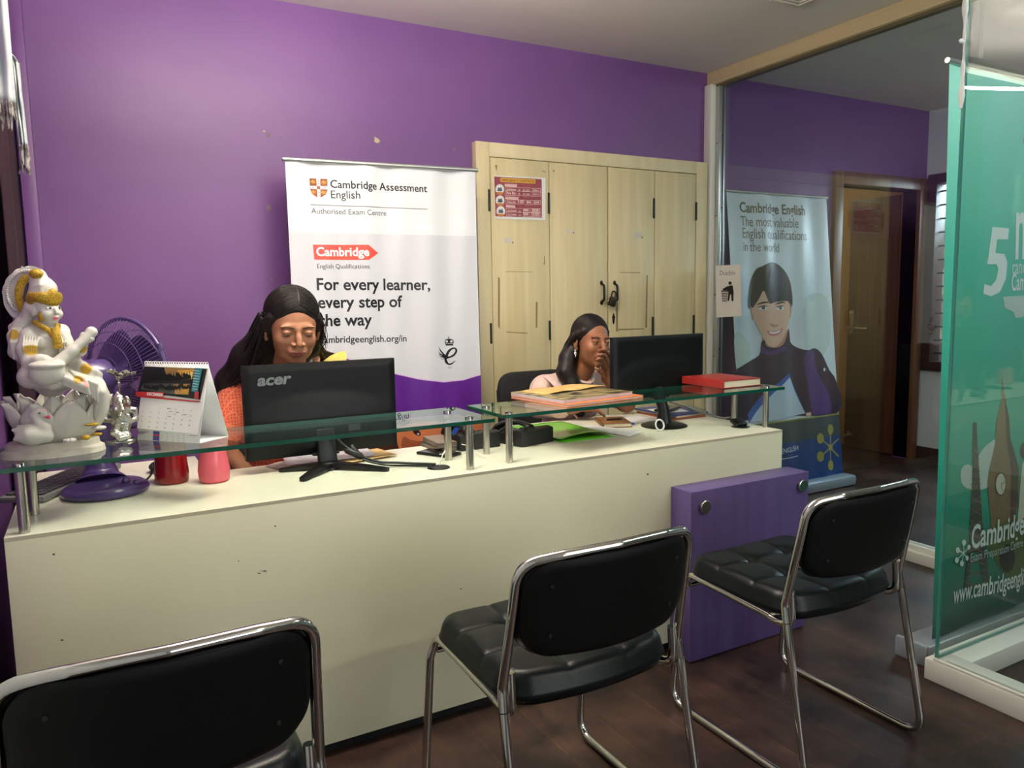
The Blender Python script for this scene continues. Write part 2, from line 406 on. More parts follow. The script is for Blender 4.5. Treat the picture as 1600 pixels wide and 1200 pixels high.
# beam, post and sills of the glass partition
b = MB(); b.box((3.52, FY, 2.66), (3.62, WY, CEIL), 0.004); b.box((3.55, FY, 2.645), (3.59, WY-.05, 2.662), mi=1)
struct(b.build('trim_2', [WOODTRIM, mat('olive_channel', (112, 104, 78), 0.4, metal=.4)]))
b = MB(); b.box((3.50, 3.69, 0), (3.545, WY, 2.66), 0.003); b.box((3.546, 3.66, .05), (3.572, WY-.02, 2.65), 0.002, mi=1); b.box((3.584, 3.66, .05), (3.60, WY-.02, 2.65), 0.002, mi=1)
for z in (.95, 1.35, 1.85, 2.3):
    b.ball((3.545, 3.68, z), .004, 8, mi=2); b.ball((3.57, 3.658, z+.05), .004, 8, mi=2)
struct(b.build('trim_3', [mat('cream_post', (228, 226, 214), 0.35), ALU, BLACKP]))
b = MB(); b.box((3.52, 1.53, 0), (3.64, 3.69, .055), 0.004); b.box((3.55, 1.53, .055), (3.572, 3.69, .08), 0.002); b.box((3.59, 1.53, .055), (3.61, 3.69, .08), 0.002); struct(b.build('trim_4', WHITEALU))
b = MB(); b.box((3.575, 1.535, .06), (3.583, 3.66, 2.655)); struct(b.build('window_1', PANE))
# front cubicle: L of two panes on a white sill
CX, CY = 2.475, 1.523
b = MB()
b.box((CX, FY, 0), (CX+.105, CY, .075), 0.003); b.box((CX+.105, CY-.105, 0), (3.63, CY, .075), 0.003)
b.box((CX+.002, FY, .075), (CX+.012, CY-.03, .085), 0.001); b.box((CX+.03, FY, .075), (CX+.05, CY-.06, .083), 0.001)
b.box((CX+.04, CY-.02, .075), (3.62, CY-.008, .085), 0.001)
pr = Print((0, 0, 0.0762), (1, 0, 0), (0, 1, 0), mb=b)
struct(b.build('trim_5', WHITEALU))
GX, GY = CX+.014, CY-.036
b = MB(); b.box((GX, FY, .078), (GX+.01, GY, CEIL))
for f in b.bm.faces:
    if abs(f.normal.x) < .5: f.material_index = 1
struct(b.build('window_2', [PANE, PEDGE]))
b = MB(); b.box((GX+.012, GY+.006, .078), (3.56, GY+.016, CEIL))
for f in b.bm.faces:
    if abs(f.normal.y) < .5: f.material_index = 1
struct(b.build('window_3', [PANE, PEDGE]))
# ragged white sealant on the upper part of the pane corner
b = MB(); zs = np.linspace(1.93, CEIL, 60)
rr = [0.0035+0.0028*math.sin(z*23)+0.0022*math.sin(z*71)+.002 for z in zs]
b.tube([(GX-.003+.002*math.sin(z*13), GY+.008, z) for z in zs], 1, 8, radii=[max(.003, r) for r in rr])
b.ball((GX-.012, GY+.01, 2.135), (.014, .006, .008), 10)
struct(b.build('trim_6', mat('white_sealant', (214, 218, 214), 0.6)))

# ------------------------------------------------------------------ doorway, door leaf and the room behind it
fr = MB(); fr.box((DX0-.09, WY-.03, 0), (DX0, WY+.13, DZ+.09), 0.006); fr.box((DX1, WY-.03, 0), (DX1+.09, WY+.13, DZ+.09), 0.006); fr.box((DX0, WY-.03, DZ), (DX1, WY+.13, DZ+.09), 0.006)
d1 = struct(thing('door_1', None, None, (5.27, WY, 0)))
fr.build('door_frame', DWOOD2, d1)
M = Matrix.Translation((DX1+.012, WY+.125, 0)) @ Matrix.Rotation(-math.radians(88), 4, 'Z')   # narrow leaf swung into the far room
lf = MB(); lf.box((-.46, 0, .012), (0, .036, DZ-.01), 0.003, M=M)
leaf = lf.build('door_leaf', DWOOD, d1)
h = MB(); h.box((-.44, -.010, 1.0), (-.40, .0, 1.2), 0.003, M=M); h.tube([M @ Vector((-.42, -.0, 1.05)), M @ Vector((-.42, -.05, 1.05)), M @ Vector((-.24, -.05, 1.045))], .010); h.ball(M @ Vector((-.42, -.01, 1.17)), .018, 12)
h.tube([M @ Vector((-.43, -.03, .11)), M @ Vector((-.36, -.03, .13))], .016); h.box((-.42, -.02, .1), (-.40, 0, .15), .003, M=M)
h.build('door_latch', STEEL, leaf)
pp = MB(); pp.box((-.44, -.004, 1.78), (-.10, .002, 2.03), M=M); pp.build('door_notice', mat('dull_red_notice', (96, 52, 44), 0.6), leaf)
b = MB(); b.box((4.2, 6.0, 0), (RX+.1, 6.1, CEIL)); b.box((4.1, WY+.12, 0), (4.2, 6.1, CEIL)); struct(b.build('wall_far', mat('tan_wall_paint', (188, 150, 92), 0.7)))
b = MB(); b.box((RX, WY+.12, 0), (RX+.1, 6.1, CEIL)); struct(b.build('wall_far_right', mat('tan_wall_paint', (188, 150, 92), 0.7)))
area('far_room_lamp', (5.0, 5.0, 2.6), (5.0, 5.0, 0), .6, .6, 5, (1, .85, .62))
# ------------------------------------------------------------------ barred window in the right wall
w4 = struct(thing('window_4', None, None, (RX, 3.1, .72)))
fr = MB(); J = .075
fr.box((RX-.03, WN[0], WN[2]), (RX+.1, WN[0]+J, WN[3]), .005); fr.box((RX-.03, WN[1]-J, WN[2]), (RX+.1, WN[1], WN[3]), .005)
fr.box((RX-.03, WN[0]+J, WN[3]-J), (RX+.1, WN[1]-J, WN[3]), .005); fr.box((RX-.03, WN[0]+J, WN[2]), (RX+.1, WN[1]-J, WN[2]+J), .005); fr.box((RX, 3.05, WN[2]+J), (RX+.08, 3.11, WN[3]-J), .004)
fr.build('window_frame', mat('dark_window_wood', (52, 28, 22), 0.4), w4)
gb = MB()
for k in range(13): gb.tube([(RX+.03, WN[0]+J, .86+k*.105), (RX+.03, WN[1]-J, .86+k*.105)], .007, 6)
for y in (2.6, 2.78, 2.96, 3.2, 3.38, 3.5): gb.tube([(RX+.045, y, WN[2]+J), (RX+.045, y, WN[3]-J)], .007, 6)
gb.build('window_grille', mat('black_grille_iron', (22, 20, 20), 0.4), w4)
gp = MB(); gp.box((RX+.075, WN[0]+J, WN[2]+J), (RX+.08, WN[1]-J, WN[3]-J)); gp.build('window_pane', PANE, w4)
# neighbouring house wall seen through the bars
b = MB(); b.box((7.0, 1.0, 0), (7.1, 4.6, 2.9)); struct(b.build('wall_outside', mat('outside_wall', (196, 192, 180), 0.8, var=(120, 120, 104), scale=(4, 4, 6), amt=.06)))

# ------------------------------------------------------------------ ceiling fitting above the counter
t = thing('ceiling_fitting', 'square cream fitting set into the ceiling near the pale wooden beam', 'ceiling fitting', (3.02, 2.62, CEIL))
def sq(mb, h0, h1, z0, z1, mi=0):
    for a, c in (((-h1, -h1), (h1, -h0)), ((-h1, h0), (h1, h1)), ((-h1, -h0), (-h0, h0)), ((h0, -h0), (h1, h0))):
        mb.box((3.02+a[0], 2.60+a[1], z0), (3.02+c[0], 2.60+c[1], z1), .002, mi)
b = MB(); sq(b, .075, .1, CEIL-.012, CEIL); b.build('outer_frame', mat('cream_fitting', (214, 206, 190), .5), t)
b = MB(); sq(b, .055, .068, CEIL-.008, CEIL); b.build('inner_frame', mat('cream_fitting_inner', (224, 216, 204), .5), t)
b = MB(); b.box((2.965, 2.545, CEIL-.004), (3.075, 2.655, CEIL)); b.build('cover', mat('cream_fitting_cover', (206, 198, 186), .5), t)
for px_, py_, h_, lab in ((4.7, 1.7, .32, 'unseen square light panel added to the ceiling of the back room behind the partition'), (3.0, .55, .27, 'unseen square light panel added to the ceiling inside the front glass cubicle')):  # unseen panels, added to go with the two fill lamps
    t = thing('added_ceiling_panel', lab, 'ceiling light', (px_, py_, CEIL)); b = MB(); b.box((px_-h_, py_-h_, CEIL-.03), (px_+h_, py_+h_, CEIL), .004); b.build('fitting', WHITEALU, t)
for (x, y, z), lab in zip(TUBES, ('long white tube light hanging from the ceiling in front of the counter', 'long white tube light hanging from the ceiling behind the visitor chairs')):
    t = thing('tube_light', lab, 'ceiling light', (x, y, CEIL))
    b = MB(); b.box((x-.62, y-.03, z+.02), (x+.62, y+.03, z+.05), .004); b.build('fitting', WHITEALU, t)
    for sx in (-.5, .5): b = MB(); b.tube([(x+sx, y, z+.05), (x+sx, y, CEIL)], .005, 8); b.build('hanging_rod', WHITEALU, t)
    b = MB(); b.tube([(x-.6, y, z), (x+.6, y, z)], .013, 12); b.build('tube', mat('lit_tube', (255, 244, 224), .4, emit=6), t)
# ------------------------------------------------------------------ reception counter
CT = .80                                        # worktop height
CF0, CXR = 2.13, 2.43                           # front face, right end
t = thing('reception_counter', 'long cream reception counter with a purple panel on its front', 'counter', (1.1, 2.4, 0))
b = MB(); b.box((-.215, CF0, .04), (CXR, CF0+.02, CT-.0095), 0.001); b.box((CXR-.02, CF0+.02, .04), (CXR, 2.63, CT-.0095)); b.box((-.215, CF0+.02, .04), (-.195, 2.6, CT-.0095)); b.box((1.5, CF0+.02, .04), (1.52, 2.6, CT-.0095))
pr = Print((0, CF0, 0), (1, 0, 0), (0, 0, 1), mb=b)
for x, y, rx, ry in ((84, 866, 2, 1.7), (97, 1000, 2.2, 1.2), (430, 822, 1.4, 1.2), (1012, 741, 1.5, 1.2), (720, 920, 1.2, 1)):
    pr.ellipse((x, y), rx, ry, 1, 1, 8)
for p in ([(405, 892), (416, 891), (416, 893.5), (410, 892.5)], [(402, 894.5), (407, 895.5), (407, 897), (403, 896)], [(371, 876), (374, 876.5), (373, 878)]): pr.poly(p, 1)
b.build('front_panel', [CREAM, mat('black_scuff', (34, 30, 26), .7)], t, recalc=False)
b = MB(); b.box((-.2, CF0+.03, 0), (CXR-.04, CF0+.05, .04)); b.box((CXR-.05, CF0+.04, 0), (CXR-.03, 2.6, .04)); b.build('toe_kick', DARKGAP, t)
b = MB()
b.prism([(-.215, CF0), (CXR, CF0), (CXR, 2.85), (1.55, 2.85), (1.55, 2.66), (.30, 2.615), (.30, 2.93), (-.185, 2.93), (-.215, 2.6)], CT-.009, CT, lambda u, v, w: (u, v, w), side_mi=1)
b.build('worktop', [CREAM_TOP, EDGE], t)
b = MB(); b.box((1.845, 2.02, .004), (2.46, CF0-.001, .645), 0.002); pnl = b.build('purple_panel', PURPLE2, t)
for px, py in ((1099, 791), (1251, 758)):
    c = at(px, py, Y=2.02); b = MB()
    b.lathe([(0, .0155), (.004, .0165), (.012, .0155), (.022, .016), (.0245, .014), (.0245, .008), (.018, .006), (.018, 0), (0, 0)], c, 32, M=Matrix.Rotation(PI/2, 3, 'X'))
    b.build('stud', STEEL, pnl)
def grommet(c, flap):
    b = MB(); b.lathe([(.018, .001), (.030, .003), (.036, .0025), (.038, 0), (.018, 0), (.018, .001)], c, 28)
    b.lathe([(0, .0008), (.018, .0008)], c, 20)
    if flap:
        M = Matrix.Translation(Vector(c)+Vector((.0, .012, .012))) @ Matrix.Rotation(math.radians(24), 4, 'X')
        b.lathe([(0, .012), (.028, .010), (.033, .004), (.033, 0), (0, 0)], (0, 0, 0), 24, M=None if False else M.to_3x3()) if False else None
        b.box((-.03, -.022, -.004), (.03, .026, .014), .006, M=M)
    return b.build('cable_grommet', BLACKP, t)
grommet((.970, 2.262, CT), 0); grommet((2.343, 2.272, CT), 1)

# ------------------------------------------------------------------ raised glass shelves on steel posts
GZ0, GZ1 = .955, .967
def shelf(label, x0, x1, y0, y1, posts, capped):
    t = thing('glass_shelf', label, 'shelf', ((x0+x1)/2, (y0+y1)/2, GZ0), group='glass shelves on the counter')
    b = MB(); b.box((x0, y0, GZ0), (x1, y1, GZ1))
    for f in b.bm.faces:
        if abs(f.normal.z) < .5: f.material_index = 1
    es = [e for e in b.bm.edges if abs(e.verts[0].co.z-e.verts[1].co.z) > .005]
    bmesh.ops.bevel(b.bm, geom=es, offset=.004, segments=2, affect='EDGES')
    for f in b.bm.faces:
        if abs(f.normal.z) < .5: f.material_index = 1
    b.build('glass_pane', [GLASS, GEDGE], t)
    for (x, y), cp in zip(posts, capped):
        b = MB(); b.lathe([(0, 0), (.0125, 0), (.0125, GZ0-CT-.002), (0, GZ0-CT-.002)], (x, y, CT+.0006), 28); p = b.build('post', STEEL, t)
        if not cp: continue                       # what stands on the glass hides this one
        b = MB(); b.lathe([(0, .0085), (.008, .0085), (.0135, .006), (.0135, 0), (0, 0)], (x, y, GZ1), 24); b.build('cap', CHROME, p)
shelf('left glass shelf carrying the white statue and the desk calendar', -.25, 1.118, 2.135, 2.45, ((-.174, 2.16), (-.163, 2.335), (1.048, 2.185), (1.046, 2.352)), (1, 0, 1, 1))
shelf('right glass shelf carrying the books and the red diary', 1.172, 2.497, 2.178, 2.462, ((1.205, 2.205), (1.205, 2.375), (2.425, 2.215), (2.44, 2.405)), (1, 1, 1, 0))

# ------------------------------------------------------------------ cupboard
CREAMWOOD = mat('aged_cream_paint', (226, 212, 168), 0.42, var=(212, 196, 148), scale=(26, 26, 1.6), amt=.22, bump=.05, bscale=40)
CREAMWOOD2 = mat('aged_cream_frame', (230, 216, 174), 0.42, var=(218, 203, 158), scale=(20, 20, 2.2), amt=.22)
CYF = 3.70
t = thing('built_in_cupboard', 'tall cream wooden cupboard with four narrow doors against the purple wall', 'cupboard', (2.66, 3.72, 0))
b = MB(); b.box((1.85, CYF-.004, 0), (1.93, WY-.001, 2.18), .003); b.box((3.395, CYF-.004, 0), (3.485, WY-.001, 2.18), .003); b.box((1.93, CYF-.004, 2.105), (3.395, WY-.001, 2.18), .003)
b.box((1.93, WY-.012, 0), (3.395, WY-.001, 2.105), mi=1)
b.build('frame', [CREAMWOOD2, DARKGAP], t)
xs = [1.933, 2.305, 2.712, 3.062, 3.392]; SCR = mat('brown_scrape', (150, 128, 88), .6); PALE = mat('pale_paint_mark', (214, 205, 190), .6)
marks = {0: [[(773, 258), (777, 258), (776, 268)], [(846, 266), (852, 268), (853, 270), (848, 268)], [(778, 432), (781, 435), (781, 515), (778, 510)], [(837, 472), (840, 472), (839.5, 512), (837, 512)], [(791, 518), (824, 520), (824, 521.4), (791, 519.6)], [(850, 400), (851, 400), (851.5, 413), (848, 413), (850, 411)], [(790, 424), (832, 424.6), (832, 425.4), (790, 424.8)]],
         1: [], 2: [[(968, 425), (1000, 425.4), (1000, 426.6), (968, 426)], [(962, 474), (965.5, 472), (965.5, 518), (962.5, 518)], [(966, 514), (1006, 513), (1006, 514.5), (966, 516)], [(1010, 430), (1012, 430), (1011, 512), (1008, 512)]],
         3: []}
pale = {0: [(795, 376, 10, 6), (787, 260, 0, 0)], 1: [(890, 361, 8, 4), (859, 264, 2, 4)], 2: [(997, 368, 8, 8)], 3: []}
doors = []
for k in range(4):
    b = MB(); b.box((xs[k]+.0025, CYF, .02), (xs[k+1]-.0025-(.004 if k == 1 else 0), CYF+.03, 2.102), .002)
    pr = Print((0, CYF, 0), (1, 0, 0), (0, 0, 1), mb=b)
    for m in marks[k]: pr.poly(m, 1, 1)
    for cx, cy, rx, ry in pale[k]:
        if rx: pr.poly([(cx+rx*math.cos(a)*random.uniform(.6, 1), cy+ry*math.sin(a)*random.uniform(.6, 1)) for a in np.linspace(0, 2*PI, 12)[:-1]], 2, 1); pr.ellipse((cx+6, cy+3), 1.2, 1.6, 1, 2, 8)
    doors.append(b.build('door', [CREAMWOOD, SCR, PALE], t, recalc=False))
def hinge(px, y0, y1, par):
    a, c = at(px, y0, Y=CYF-.004), at(px, y1, Y=CYF-.004); b = MB()
    b.tube([(a.x, CYF-.004, a.z), (a.x, CYF-.004, c.z)], .0065, 8); b.build('hinge', BLACKM, par)
for px, y0, y1, k in ((764, 296, 330, 0), (767, 505, 537, 0), (857.5, 301, 334, 1), (859, 501, 531, 1), (1022, 310, 341, 2), (1020, 495, 524, 2), (1088, 316, 344, 3), (1084, 492, 521, 3)): hinge(px, y0, y1, doors[k])
IRON = mat('dark_iron', (40, 32, 26), .4, metal=.6)
def pullh(px, par):
    a, c = at(px, 443, Y=CYF), at(px, 472, Y=CYF); b = MB()
    b.tube(fillet([(a.x, CYF, a.z), (a.x, CYF-.03, a.z-.012), (a.x, CYF-.03, c.z+.012), (a.x, CYF, c.z)], .02), .007, 8)
    b.ball((a.x, CYF-.002, a.z+.004), (.011, .004, .014), 10); b.ball((a.x, CYF-.002, c.z-.004), (.011, .004, .014), 10); b.build('handle', IRON, par)
pullh(939.5, doors[1]); pullh(960, doors[2])
a = at(958, 470, Y=CYF-.03); b = MB(); b.box((a.x-.028, CYF-.045, a.z-.035), (a.x+.018, CYF-.022, a.z+.02), .006, M=Matrix.Translation(a) @ Matrix.Rotation(.35, 4, 'Y') @ Matrix.Translation(-a))
b.tube(fillet([(a.x-.018, CYF-.033, a.z+.015), (a.x-.005, CYF-.033, a.z+.06), (a.x+.02, CYF-.033, a.z+.05), (a.x+.01, CYF-.033, a.z+.012)], .02), .005, 8); b.build('padlock', mat('tarnished_brass', (62, 56, 44), .4, metal=.7), doors[2])
a = at(958.5, 498, Y=CYF); b = MB()
b.ball((a.x, CYF-.001, a.z), (.009, .003, .034), 12); b.ball((a.x, CYF-.002, a.z+.008), (.012, .004, .012), 10); b.build('keyhole_plate', IRON, doors[2])

# emergency notice on the cupboard
MAROON = mat('maroon_print', (150, 66, 76), .5); GOLDP = mat('yellow_print', (222, 168, 66), .5); PINKP = mat('pale_pink_print', (240, 208, 204), .5); GREYP = mat('slate_print', (84, 96, 108), .5); ORP = mat('orange_print', (206, 130, 66), .5); BROWNP = mat('brown_print', (138, 84, 20), .5)
o = Print((0, CYF-.003, 0), (1, 0, 0), (0, 0, 1), eps=.0006); Z = lambda x, y: (760+x/12, 260+y/12)
o.poly([Z(130, 165), Z(1110, 215), Z(1105, 1010), Z(158, 985)], 0, 0)
o.poly([Z(145, 190), Z(1035, 240), Z(1042, 962), Z(168, 935)], 1, 1)
o.poly([Z(262, 222), Z(275, 210), Z(905, 245), Z(920, 258), Z(918, 318), Z(905, 326), Z(272, 292), Z(260, 280)], 2, 2)
o.text('EMERGENCY CONTACTS', Z(285, 275), Z(895, 306), 6, 3, bold=.02)
for x0, y0, x1, y1, s in ((342, 325, 572, 382, 'Fire Stations'), (355, 565, 598, 622, 'Police Stations'), (365, 720, 536, 772, 'Hospitals')):
    o.poly([Z(x0, y0), Z(x1, y0+10), Z(x1, y1+4), Z(x0, y1-6)], 3, 2); o.text(s, Z(x0+15, y1-24), Z(x1-15, y1-16), 1, 3)
for cx, cy in ((248, 430), (255, 640), (268, 840)):
    o.ellipse(Z(cx, cy), 6.8, 8, 0, 2); o.poly([Z(cx-74, cy+50), Z(cx+76, cy+54), Z(cx+50, cy+98), Z(cx, cy+108), Z(cx-46, cy+94)], 5, 3)
    o.poly([Z(cx-50, cy+30), Z(cx-30, cy-40), Z(cx, cy-20), Z(cx+20, cy-50), Z(cx+50, cy+20), Z(cx+20, cy+40)], 4, 4)
def cell(x0, y0, x1, y1):
    for p, q in (((x0, y0), (x1, y0)), ((x1, y0), (x1, y1)), ((x1, y1), (x0, y1)), ((x0, y1), (x0, y0))): o.line(Z(*p), Z(*q), .0009, 3, 2)
for x0, y0, x1, y1, s in ((350, 395, 570, 455, 'Ambulance'), (570, 400, 655, 465, '108'), (655, 405, 835, 470, '044 - 23561'), (835, 412, 1015, 478, '23550111'), (350, 460, 570, 545, 'Fire Stn'), (570, 468, 655, 548, '101'), (655, 475, 835, 552, '044 - 23561'), (835, 482, 1015, 560, '23550112'),
                          (365, 632, 570, 702, 'Police Stn'), (570, 636, 725, 708, '100'), (725, 640, 1015, 716, '044 - 2345'), (370, 785, 580, 850, 'City Hospital'), (580, 790, 665, 856, '24x7'), (665, 795, 1020, 862, '044 - 28281'), (370, 855, 580, 925, 'G.H. Hospital'), (580, 862, 665, 930, '24x7'), (665, 868, 1020, 940, '044 - 25305')):
    cell(x0, y0, x1, y1); o.text(s, Z(x0+24, (y0+y1)/2+18), Z(x1-24, (y0+y1)/2+21), 3, 3, bold=.03)
tag(o.mb.build('notice', [PAPER, MAROON, GOLDP, PINKP, GREYP, ORP, BROWNP], recalc=False, solid=.0), 'maroon emergency contacts notice taped on the leftmost cupboard door', 'notice')

# ------------------------------------------------------------------ visitor chairs (built once, facing +Y)
def chair():
    t = thing('visitor_chair', 'black', 'chair', (0, 0, 0), group='visitor chairs along the counter')
    for s in (-1, 1):
        b = MB(); x = s*.243
        path = fillet([(x*.93, -.135, .437), (x*.95, .195, .458), (x*1.02, .205, .40), (x*1.06, .245, .013), (x*1.06, -.30, .013), (x*1.03, -.215, .45)], {1: .035, 2: .05, 3: .06, 4: .05, 'd': .03})
        b.tube(path, .0115, 12)
        b.tube(smooth_open([(x*.93, -.12, .436), (x*.93, -.17, .432), (x*.94, -.205, .445), (x*.945, -.212, .475), (x*.945, -.208, .535)]), .0115, 12)
        b.build('side_frame', CHROME, t, local=True)
    b = MB(); xb = .25
    top = [(-xb, -.214, .452), (-xb*.99, -.205, .50), (-xb*.955, -.245, .70), (-xb*.94, -.262, .795), (-xb*.55, -.29, .808), (0, -.301, .81), (xb*.55, -.29, .808), (xb*.94, -.262, .795), (xb*.955, -.245, .70), (xb*.99, -.205, .50), (xb, -.214, .452)]
    b.tube(fillet(top, {3: .075, 7: .075, 'd': .05}, 8), .0115, 12); b.build('back_tube', CHROME, t, local=True)
    for cy, cz, cx in ((.185, .425, .236), (-.09, .437, .225)):
        b = MB(); b.tube([(-cx, cy, cz), (cx, cy, cz)], .008, 10); b.build('cross_bar', CHROME, t, local=True)
    # backrest: curved padded panel, hard shell to the rear
    def panel(y0, th, n=40, m=24, puff=0.0, k=1.0):
        b = MB(); V = {}
        for side in (0, 1):
            for i in range(n+1):
                for j in range(m+1):
                    u, v = 2*i/n-1, 2*j/m-1
                    # square to rounded rectangle
                    hw, hz, r = .232*k, .112*k, .07
                    x, z = u*hw, v*hz
                    ax, az = max(0, abs(x)-(hw-r)), max(0, abs(z)-(hz-r)); q = math.hypot(ax, az); mx = max(ax, az)
                    if q > 1e-9:
                        f = mx/q; x = math.copysign((hw-r)+ax*f, x) if abs(x) > hw-r else x; z = math.copysign((hz-r)+az*f, z) if abs(z) > hz-r else z
                    edge = max(abs(u), abs(v)); zz = z+.690-.013*(1-u*u)*(z < 0)*min(1, -z/.12)
                    lean = -.222-(zz-.54)*.165
                    yc = lean-.044*(1-(x/.232)**2)
                    pf = puff*(1-edge**4)
                    y = yc+(th/2+pf if side else -th/2)*(1-.8*max(0, edge-.9)/.1)
                    V[side, i, j] = b.bm.verts.new((x, y+y0, zz))
        for i in range(n):
            for j in range(m):
                b.bm.faces.new((V[0, i, j], V[0, i+1, j], V[0, i+1, j+1], V[0, i, j+1])); b.bm.faces.new((V[1, i, j], V[1, i, j+1], V[1, i+1, j+1], V[1, i+1, j]))
        for i in range(n):
            for j in (0, m): b.bm.faces.new((V[0, i, j], V[1, i, j], V[1, i+1, j], V[0, i+1, j]))
        for j in range(m):
            for i in (0, n): b.bm.faces.new((V[0, i, j], V[0, i, j+1], V[1, i, j+1], V[1, i, j]))
        return b
    bk = panel(.014, .03, puff=.012).build('backrest', LEATHER, t, ang=70, local=True)
    panel(-.006, .014, k=.975).build('back_shell', SHELL, bk, ang=60, local=True)
    for x, z in ((-.17, .745), (.17, .745), (-.165, .628), (.165, .628)):
        b = MB(); y = -.222-(z-.54)*.165-.044*(1-(x/.232)**2)-.014
        b.lathe([(0, .003), (.0035, .003), (.005, .0012), (.005, 0)], (x, y, z), 14, M=Matrix.Rotation(PI/2, 3, 'X')); b.lathe([(0, .0038), (.0016, .0034)], (x, y, z), 8, M=Matrix.Rotation(PI/2, 3, 'X')); b.build('screw', mat('black_screw', (46, 46, 46), .3, metal=.6), bk, local=True)
    # tufted seat
    b = MB(); n = 72
    def outline(u, v):
        hw, hd, r = .238, .207, .066
        x, y = u*hw, v*hd
        ax, ay = max(0, abs(x)-(hw-r)), max(0, abs(y)-(hd-r)); q = math.hypot(ax, ay); mx = max(ax, ay)
        if q > 1e-9:
            f = mx/q; x = math.copysign(hw-r+ax*f, x) if abs(x) > hw-r else x; y = math.copysign(hd-r+ay*f, y) if abs(y) > hd-r else y
        if y < 0: y -= .035*(1-(x/hw)**2)*min(1, -y/hd)
        return x, y+.005
    V = {}
    for i in range(n+1):
        for j in range(n+1):
            u, v = 2*i/n-1, 2*j/n-1; x, y = outline(u, v); e = max(abs(u), abs(v))
            h = .044*(1-max(0, (e-.84)/.16)**2.4)**.6 if e < 1 else 0
            if e < .98:
                dx = min(abs(x-.078), abs(x+.078)); dy = min(abs(y-.075), abs(y+.065)); dbt = math.hypot(dx, dy)
                fade = min(1, (1-e)/.16)
                h -= fade*(.0045*math.exp(-(dx/.006)**2)+.0045*math.exp(-(dy/.006)**2)+.011*math.exp(-(dbt/.03)**2))
                h += fade*.0025*(1-math.exp(-(min(dx, dy)/.028)**2))
            V[i, j] = b.bm.verts.new((x, y, .472+max(h, 0)))
    B = {}
    for i in range(n+1):
        for j in (range(n+1) if i in (0, n) else (0, n)):
            p = V[i, j].co; B[i, j] = (b.bm.verts.new((p.x*1.01, p.y*1.01, .468)), b.bm.verts.new((p.x*.97, p.y*.97, .444)))
    for i in range(n):
        for j in range(n): b.bm.faces.new((V[i, j], V[i+1, j], V[i+1, j+1], V[i, j+1]))
    ring = [(i, 0) for i in range(n)]+[(n, j) for j in range(n)]+[(i, n) for i in range(n, 0, -1)]+[(0, j) for j in range(n, 0, -1)]
    for a, c in zip(ring, ring[1:]+ring[:1]):
        b.bm.faces.new((V[a], V[c], B[c][0], B[a][0])); b.bm.faces.new((B[a][0], B[c][0], B[c][1], B[a][1]))
    b.bm.faces.new([B[q][1] for q in ring])
    b.build('seat', LEATHER, t, ang=70, local=True)
    return t
c0 = chair(); c0.location = (.982, 1.60, 0); c0['label'] = 'black visitor chair in front of the plain cream counter, middle of the three'
dup(c0, (1.865, 1.60, 0), 'black visitor chair in front of the purple panel')
dup(c0, (.072, 1.555, 0), 'black visitor chair nearest the left edge, seen only from the back')
# ------------------------------------------------------------------ roll-up banner in front of the purple wall
def pm(name, col, rough=.36): return mat(name, col, rough, spec=.35, coat=.05)
B1 = [pm('banner_white', (236, 240, 244)), pm('banner_grey', (216, 219, 225)), pm('banner_violet', (92, 36, 138)), pm('banner_black_ink', (24, 22, 26)), pm('banner_red', (214, 84, 70)), pm('banner_pink_line', (226, 196, 232)), pm('shield_brown', (150, 78, 40)),
      pm('shield_gold', (206, 150, 58)), pm('banner_grey_ink', (86, 88, 94)), pm('photo_skin', (196, 116, 76)), pm('photo_shade', (150, 82, 52)), pm('photo_hair', (66, 34, 26)), pm('photo_eye', (44, 26, 22)), pm('photo_blue', (48, 88, 178)), pm('photo_green', (64, 130, 74))]
by = 3.5
t = thing('roll_up_banner', 'white and purple roll-up banner about exams standing behind the woman in orange', 'banner', (1.28, by, 0))
def wv(u, v): return .006*math.sin(u*21+.7+v*1.1)+.004*math.sin(u*37-v*2.3)+.0025*math.sin(u*9+v*5)
o = Print((0, by, 0), (1, 0, 0), (0, 0, 1), wave=wv)
TL, TR = o.uv((445, 251)), o.uv((742, 268)); zb = .06
o.sheet([(TL.x, zb), (TR.x+.006, zb), TR, TL], 0, 0, 60, 60, px=False)
q = o.uv((455, 363)); q2 = o.uv((743, 369))
o.poly([(TL.x+.001, .66), (TR.x+.005, .66), (TR.x+.002, q2.y), (TL.x+.001, q.y)], 1, 1, px=False, maxlen=.022)
cur = [o.uv(p) for p in ((458, 524), (500, 545), (532, 557), (575, 572), (619, 585), (655, 593), (694, 597.5), (725, 594), (751, 586))]
cur = [Vector((TL.x+.001, cur[0].y))]+cur[1:-1]+[Vector((TR.x+.005, cur[-1].y))]
o.poly([(TL.x+.001, .66), (TR.x+.005, .66)]+[(p.x, p.y+.006) for p in cur[::-1]], 5, 2, px=False, maxlen=.022)
zph = o.uv((640, 656)).y
o.poly([(TL.x+.001, zph), (TR.x+.005, zph)]+[(p.x, p.y) for p in cur[::-1]], 2, 3, px=False, maxlen=.022)
o.text('Cambridge Assessment', (516.5, 293), (667, 300.5), 3, 2, bold=.012); o.text('English', (517.7, 309.6), (562, 310.8), 3, 2)
o.line((485.5, 319.5), (667.7, 327), .0012, 8, 2); o.text('Authorised Exam Centre', (487, 333.2), (604.3, 337), 8, 2)
o.poly([(489.2, 382.2), (574.7, 382.7), (591, 395.4), (575.5, 406.2), (491.2, 405.8)], 4, 2, maxlen=.015); o.text('Cambridge', (494.5, 399.7), (576.2, 399.9), 0, 3, bold=.03)
o.text('English Qualifications', (495.7, 419.3), (576.7, 419.6), 3, 2)
